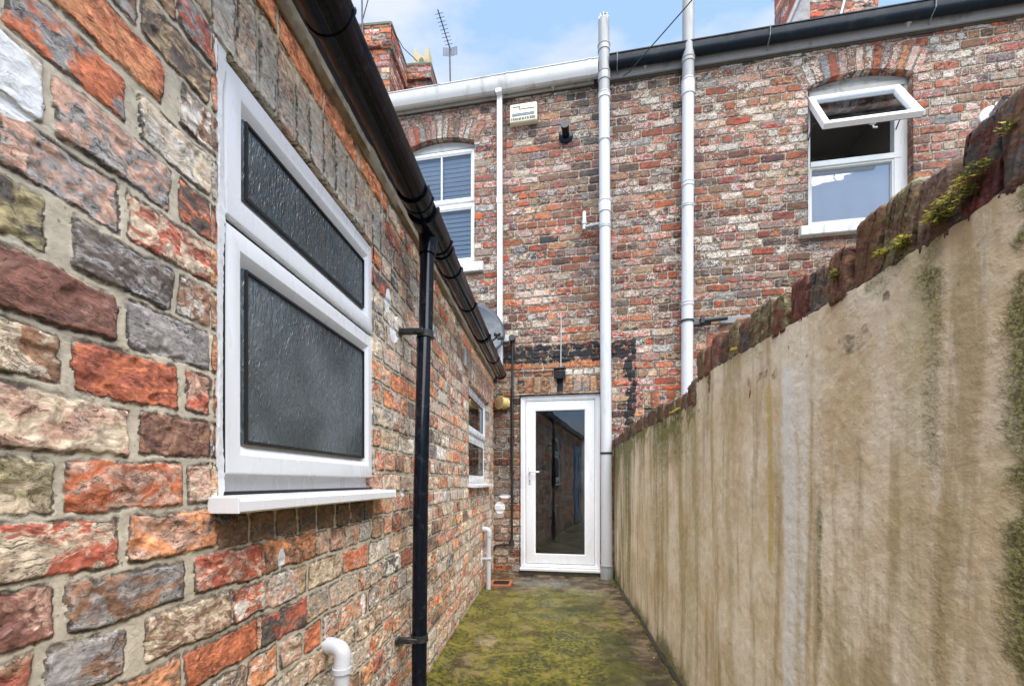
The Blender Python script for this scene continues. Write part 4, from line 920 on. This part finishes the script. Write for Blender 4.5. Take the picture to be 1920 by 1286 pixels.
# --- rear house gutters
wg=empty('gutter',REAR,(-.3,-.09,5.66),'white plastic gutter on the left part of the rear house eaves','gutter')
prof=[(-.03,5.74),(-.032,5.63),(-.05,5.605),(-.09,5.598),(-.115,5.61),(-.13,5.64),(-.14,5.675),(-.142,5.755),(-.148,5.757),(-.148,5.765),(-.134,5.765),(-.134,5.68),(-.122,5.645),(-.108,5.618),(-.09,5.608),(-.052,5.614),(-.04,5.635),(-.038,5.74)]
MB().prism(prof,'x',-1.95,1.215).build('channel',UPVC2,wg,smooth=30)
def grow(pf,d): cx_=-.09; cz_=5.69; return [(cx_+(p[0]-cx_)*(1+d),cz_+(p[1]-cz_)*(1+d)) for p in pf]
for u,w_ in ((-.62,.03),(.02,.03),(.20,.03),(1.12,.03)): MB().prism(grow(prof,.07),'x',u-w_/2,u+w_/2).build('union_bracket',UPVC2,wg,smooth=30)
bg_=empty('gutter',REAR,(3.5,-.09,5.66),'dark iron gutter running along the right part of the rear house eaves','gutter')
pr2=[(-.04,5.75),(-.042,5.69)]+[(-.095+.055*math.cos(R(t)),5.70+.050*math.sin(R(t))) for t in range(200,345,12)][::-1]+[(-.150,5.70),(-.150,5.76),(-.158,5.762),(-.158,5.772),(-.142,5.772),(-.142,5.705)]+[(-.095+.047*math.cos(R(t)),5.703+.042*math.sin(R(t))) for t in range(200,345,12)]+[(-.05,5.75)]
MB().prism(pr2,'x',1.335,6.3).build('channel',CAST,bg_,smooth=30)
for u in (1.42,2.95,4.42,5.4): MB().tube([(u+.02,-.03,5.62),(u,-.09,5.642),(u,-.155,5.68),(u,-.163,5.77)],.006,8).build('strap',LEAD,bg_)
wd=empty('downpipe',REAR,(.09,-.05,2.5),'white square downpipe beside the vent box on the rear wall','downpipe')
MB().box(.060,.118,-.078,-.018,4.35,5.60,.004).box(.063,.121,-.076,-.016,2.36,4.36,.004).build('pipe',WPIPE if False else UPVC,wd)
MB().box(.056,.122,-.082,-.014,4.33,4.40,.004).build('socket',UPVC,wd); MB().box(.055,.123,-.13,-.02,5.575,5.62,.004).build('outlet',UPVC,wd)
def soil(name,label,s0,s1,z0,z1,parts,r=.0625,off=-.10,top=None,collars=(),strap=()):
    th=empty(name,REAR,(s1,off,z0),label,'soil pipe','round soil pipes on the rear wall')
    sx=lambda z:s1+(s0-s1)*(z-z0)/(z1-z0)
    for (a_,b_,mt,rr_) in parts: MB().tube([(sx(a_),off,a_),(sx(b_),off,b_)],rr_,32).build('pipe',mt,th,smooth=60)
    for (z,hh,rr_,mt) in collars:
        mb=MB().tube([(sx(z),off,z-hh),(sx(z),off,z-.008),(sx(z),off,z)],[rr_,rr_,rr_-.003],32); mb.tube([(sx(z),off,z-.012),(sx(z),off,z-.002)],rr_+.004,32); mb.build('socket',mt,th,smooth=40)
    for z in strap:
        mb=MB().tube([(sx(z),off,z-.010),(sx(z),off,z+.010)],r+.006,32); mb.box(sx(z)-.012,sx(z)+.012,off,0,z-.01,z+.01,.002); mb.build('strap',BLKM,th,smooth=40)
    return th
s1_=soil('soil_pipe','grey topped white soil pipe rising past the eaves beside the door',1.276,1.311,.02,6.24,[(5.36,6.20,GREYP,.0605),(1.40,5.36,WPIPE,.060),(.16,1.42,WPIPE,.062),(.02,.16,GREYP,.066)],collars=((5.92,.07,.066,GREYP),(5.62,.10,.067,GREYP),(5.385,.06,.0665,WPIPE),(4.87,.02,.064,WPIPE),(4.20,.13,.067,WPIPE),(3.93,.03,.066,WPIPE),(.18,.16,.070,GREYP)),strap=(1.415,))
mb=MB()
for i in range(8):
    a_=i*math.pi/4; mb.tube([(1.276+.058*math.cos(a_),-.10+.058*math.sin(a_),6.18),(1.276+.05*math.cos(a_),-.10+.05*math.sin(a_),6.24),(1.276,-.10,6.27)],.005,6)
mb.build('cage',METAL,s1_)
soil('soil_pipe','plain white soil pipe further right, going down behind the yard wall',2.165,2.148,1.2,6.6,[(5.40,6.6,GREYP,.0605),(1.2,5.40,WPIPE,.060)],collars=((5.62,.05,.066,GREYP),(5.385,.16,.067,WPIPE),(4.30,.05,.065,WPIPE),(4.06,.03,.066,WPIPE),(3.02,.04,.065,WPIPE)),strap=(2.815,))
bp=empty('overflow_pipe',REAR,(1.06,-.06,3.95),'short stubby white branch pipe joining the soil pipe by the door','pipe')
mb=MB().tube([(1.062,.0,4.135),(1.062,-.04,4.13),(1.062,-.06,4.11),(1.062,-.06,3.93)],.020,16); mb.tube([(1.062,-.06,4.03),(1.062,-.06,3.99)],.027,16); mb.build('elbow',WPIPE,bp,smooth=50)
mb=MB().tube([(1.062,-.06,3.955),(1.10,-.065,3.955),(1.24,-.08,3.965)],.019,16); mb.tube([(1.13,-.068,3.957),(1.15,-.070,3.958)],.025,16); mb.build('pipe',GREYP,bp,smooth=50)
sb=empty('capped_pipe',REAR,(2.25,-.05,2.80),'black stub pipe sticking out beside the white soil pipe above the yard wall','pipe')
MB().tube([(2.19,-.06,2.785),(2.30,-.05,2.79),(2.40,-.05,2.80)],.022,14).build('pipe',BLKM,sb); MB().tube([(2.30,-.075,2.82),(2.56,-.075,2.835)],.024,14).box(2.29,2.33,-.10,-.02,2.79,2.86,.004).build('arm',BLKM,sb)
MB().box(2.50,2.86,-.02,0,2.79,2.87,.01).build('mortar_patch',FLAUNCH if False else LEAD,sb)
# --- fittings on the rear wall
ab=empty('alarm_box',REAR,(.375,0,5.35),'cream plastic alarm box with blue stripes under the white gutter','alarm box')
bx=MB().box(.212,.528,-.075,0,5.235,5.45,.018,seg=3).build('casing',CREAM,ab)
mb=MB(); mb.box(.245,.325,-.0775,-.074,5.405,5.413).box(.322,.330,-.0775,-.074,5.375,5.413).box(.330,.50,-.0775,-.074,5.375,5.383); mb.build('outline',GASKET,ab)
mb=MB(); mb.box(.24,.50,-.0775,-.074,5.325,5.334).box(.24,.50,-.0775,-.074,5.305,5.318); mb.build('stripe',BLUEL,ab)
mb=MB(); x=.232; random.seed(21)
while x<.505:
    w_=random.choice((.010,.013,.017)); mb.box(x,x+w_,-.0775,-.074,5.258,5.258+random.choice((.024,.028,.030))); x+=w_+random.choice((.004,.006,.009))
mb.build('lettering',GASKET,ab)
fl=empty('flue_terminal',REAR,(.85,0,5.08),'black boiler flue terminal poking from the rear wall below the alarm box','flue')
MB().tube([(.853,0,5.045),(.853,-.012,5.045),(.853,-.022,5.045)],[.082,.082,.07],28).build('collar',BLK,fl,smooth=40)
MB().tube([(.853,-.01,5.05),(.853,-.14,5.075)],.042,24).tube([(.853,-.12,5.07),(.853,-.15,5.076)],.046,24).tube([(.853,-.10,5.07),(.853,-.11,5.13)],.025,16).build('spout',BLK,fl,smooth=40)
fl=empty('flue_terminal',REAR,(4.98,0,4.65),'round white flue with a metal spout on the rear wall at far right','flue')
MB().tube([(4.975,0,4.65),(4.975,-.02,4.65),(4.975,-.04,4.65)],[.10,.10,.075],28).build('collar',UPVC,fl,smooth=40)
mb=MB().tube([(4.975,-.03,4.65),(4.99,-.16,4.70)],.040,24,cap=False); mb.tube([(4.982,-.10,4.68),(4.983,-.11,4.684)],.047,24); mb.build('spout',METAL,fl,smooth=40)
lp=empty('wall_lamp',REAR,(.12,0,2.01),'yellowed round bulkhead lamp in the corner left of the door','lamp')
dr_=Vector((-.62,-.75,.05)).normalized(); c0=Vector((.165,-.03,2.01))
MB().tube([c0,c0+dr_*.10],[.062,.064],28).tube([c0+dr_*.10,c0+dr_*.108],[.078,.078],28).tube([c0+dr_*.03,c0+dr_*.036],[.070,.070],28).build('housing',LAMPC,lp,smooth=40)
MB().tube([c0+dr_*.1085,c0+dr_*.112],[.068,.058],28).build('lens',POT,lp,smooth=40)
MB().box(.15,.20,-.04,0,1.97,2.05,.006).build('base',LAMPC,lp)
sc_=empty('floodlight',REAR,(.78,0,2.33),'small black box floodlight above the door','light')
mb=MB(); mb.box(.722,.85,-.075,-.01,2.285,2.375,.006); bmesh.ops.rotate(mb.b,verts=mb.b.verts,cent=(.78,0,2.33),matrix=Matrix.Rotation(R(12),3,'X')); mb.build('body',BLKM,sc_)
MB().box(.715,.857,-.10,-.02,2.375,2.392,.003).build('hood',BLKM,sc_)
def cable(name,pts,r,mat,label,cat,fr_=REAR,n=6):
    o=MB().tube(pts,r,n).build(name,mat,None,fr_,pts[0],60); tag(o,label,cat); return o
cable('power_cable',[(.795,-.006,3.03),(.80,-.012,2.9),(.797,-.012,2.6),(.795,-.012,2.39)],.006,WIREG,'pale thin cable dropping to the floodlight over the door','cable')
cable('lamp_cable',[(.235,-.014,2.375),(.45,-.014,2.37),(.72,-.014,2.375)],.005,WIRE,'thin black horizontal cable between conduit and floodlight','cable')
cd=empty('conduit',REAR,(.235,-.02,.35),'black vertical conduit beside the door bending left near the ground','conduit')
MB().tube([(.235,-.022,2.74),(.233,-.022,1.4),(.228,-.022,.44),(.222,-.022,.38)],.013,12).tube([(.236,-.012,2.20),(.214,-.012,2.19),(.213,-.012,1.2)],.006,8).build('pipe',BLKM,cd)
MB().tube([(.225,-.022,.42),(.225,-.022,.365)],[.026,.034],14).tube([(.222,-.022,.37),(.10,-.02,.365),(.03,-.02,.35),(.012,-.02,.30)],.011,10).build('bend',BLKM,cd)
for z in (.9,1.2,1.62,2.05): MB().box(.214,.254,-.036,0,z,z+.012,.002).build('clip',BLKM,cd)
MB().tube([(.236,-.01,2.76),(.236,-.075,2.765)],.036,20).build('cap',BLKM,cd,smooth=40)
ds=empty('satellite_dish',REAR,(0,-.02,2.75),'grey satellite dish half hidden behind the black gutter','satellite dish')
IR=INV
cW=Vector((-.80,5.03,2.83)); nW=Vector((.52,-.80,.28)).normalized(); cen=IR@cW; nn=(IR.to_3x3()@nW).normalized()
ax=nn.orthogonal().normalized(); ay=nn.cross(ax); mb=MB(); rings=[]
for k in range(9):
    rr_=.31*k/8; dz=.05*(k/8)**2
    rings.append([mb.b.verts.new(cen+ax*rr_*math.cos(t*2*math.pi/36)+ay*rr_*math.sin(t*2*math.pi/36)+nn*(dz-.05)) for t in range(36)] if k else [mb.b.verts.new(cen-nn*.05)])
for t in range(36): mb.b.faces.new((rings[0][0],rings[1][t],rings[1][(t+1)%36]))
for k in range(1,8):
    for t in range(36): mb.b.faces.new((rings[k][t],rings[k+1][t],rings[k+1][(t+1)%36],rings[k][(t+1)%36]))
o=mb.build('reflector',DISH,ds,smooth=60); md=o.modifiers.new('thick','SOLIDIFY'); md.thickness=.006
lnb=IR@Vector((-.575,4.92,2.690)); bot=cen-Vector((0,0,.27))+nn*.02; wl=Vector((.20,0,2.76))
MB().tube([bot,lnb],.010,10).tube([cen-nn*.06,cen-nn*.12,Vector((cen.x+.1,0,cen.z))],.018,10).build('arm',BLKM,ds)
MB().tube([lnb,lnb+(cen-lnb).normalized()*.05],[.028,.030],18).box(lnb.x-.02,lnb.x+.05,lnb.y-.02,lnb.y+.02,lnb.z-.045,lnb.z-.01,.006).build('receiver_head',BLKM,ds,smooth=40)
MB().tube([lnb+Vector((.02,0,-.03)),lnb+Vector((.03,.03,-.10)),lnb+Vector((.10,.07,-.08)),wl],.004,6).build('lead',WIRE,ds)
MB().box(.10,.205,-.07,-.02,2.725,2.79,.004).build('junction_cover',UPVC2,ds)
# aerials
ae=empty('tv_aerial',WORLD,(-1.40,6.2,6.4),'thin yagi television aerial with mesh reflector on a leaning mast','aerial')
jn=Vector((-1.412,6.2,7.12)); tip=Vector((-1.455,5.71,7.13))
MB().tube([(-1.395,6.2,6.3),jn],.011,10).build('mast',DARKM,ae)
mb=MB().tube([jn+Vector((0,.06,0)),tip],.008,6); 
for i in range(9):
    p=jn.lerp(tip,(i+.6)/9.6); w_=.052 if i not in (2,) else .06; mb.tube([p+Vector((-w_,0,-.008)),p+Vector((w_,0,.008))],.0035,5)
mb.build('boom',DARKM,ae)
mb=MB(); 
for sx_ in (-1,1):
    x0=jn.x+sx_*.012; x1=jn.x+sx_*.098
    for z in [7.02+.0125*k for k in range(10)]: mb.tube([(x0,6.24,z),(x1,6.22,z)],.0022,4)
    for x in (x0,(x0+x1)/2,x1): mb.tube([(x,6.23,7.02),(x,6.23,7.135)],.0035,4)
mb.build('reflector',DARKM,ae)
rm_=empty('radio_mast',WORLD,(-2.72,6.36,7.0),'thin bare mast with a stay rising beside the tall chimney','aerial')
MB().tube([(-2.715,6.36,6.9),(-2.745,6.36,8.6)],.014,8).build('mast',DARKM,rm_)
MB().tube([(-2.72,6.36,7.78),(-2.40,6.2,8.5)],.007,6).build('stay',DARKM,rm_)
rm2=empty('radio_mast',WORLD,(3.42,5.85,6.6),'bare metal pole leaning in front of the right-hand chimney','aerial')
MB().tube([(3.44,5.86,6.55),(3.70,5.86,7.6)],.018,10).build('pole',METAL,rm2)
cable('chimney_cable',[(-2.31,6.40,7.66),(-2.27,6.8,7.74),(-2.18,7.24,7.93)],.006,WIRE,'thin cable slung from the tall chimney to the clay pot','cable',WORLD)
P0=Vector((.776,5.05,5.52)); P1=Vector((1.329,4.634,5.80)); dd=P1-P0
cable('telephone_wire',[P0,P0+Vector((.05,-.06,-.015)),P0+dd*.5+Vector((0,0,-.012)),P1,P0+dd*2.2+Vector((0,0,.06)),P0+dd*6+Vector((0,0,.6))],.006,WIRE,'telephone wire rising from the eaves to the top of the picture','cable',WORLD)
cable('eaves_cable',[(.16,-.02,5.56),(.15,-.03,5.50),(.155,-.012,5.2),(.15,-.012,4.9)],.005,WIRE,'short black cable hanging beside the white square downpipe','cable')
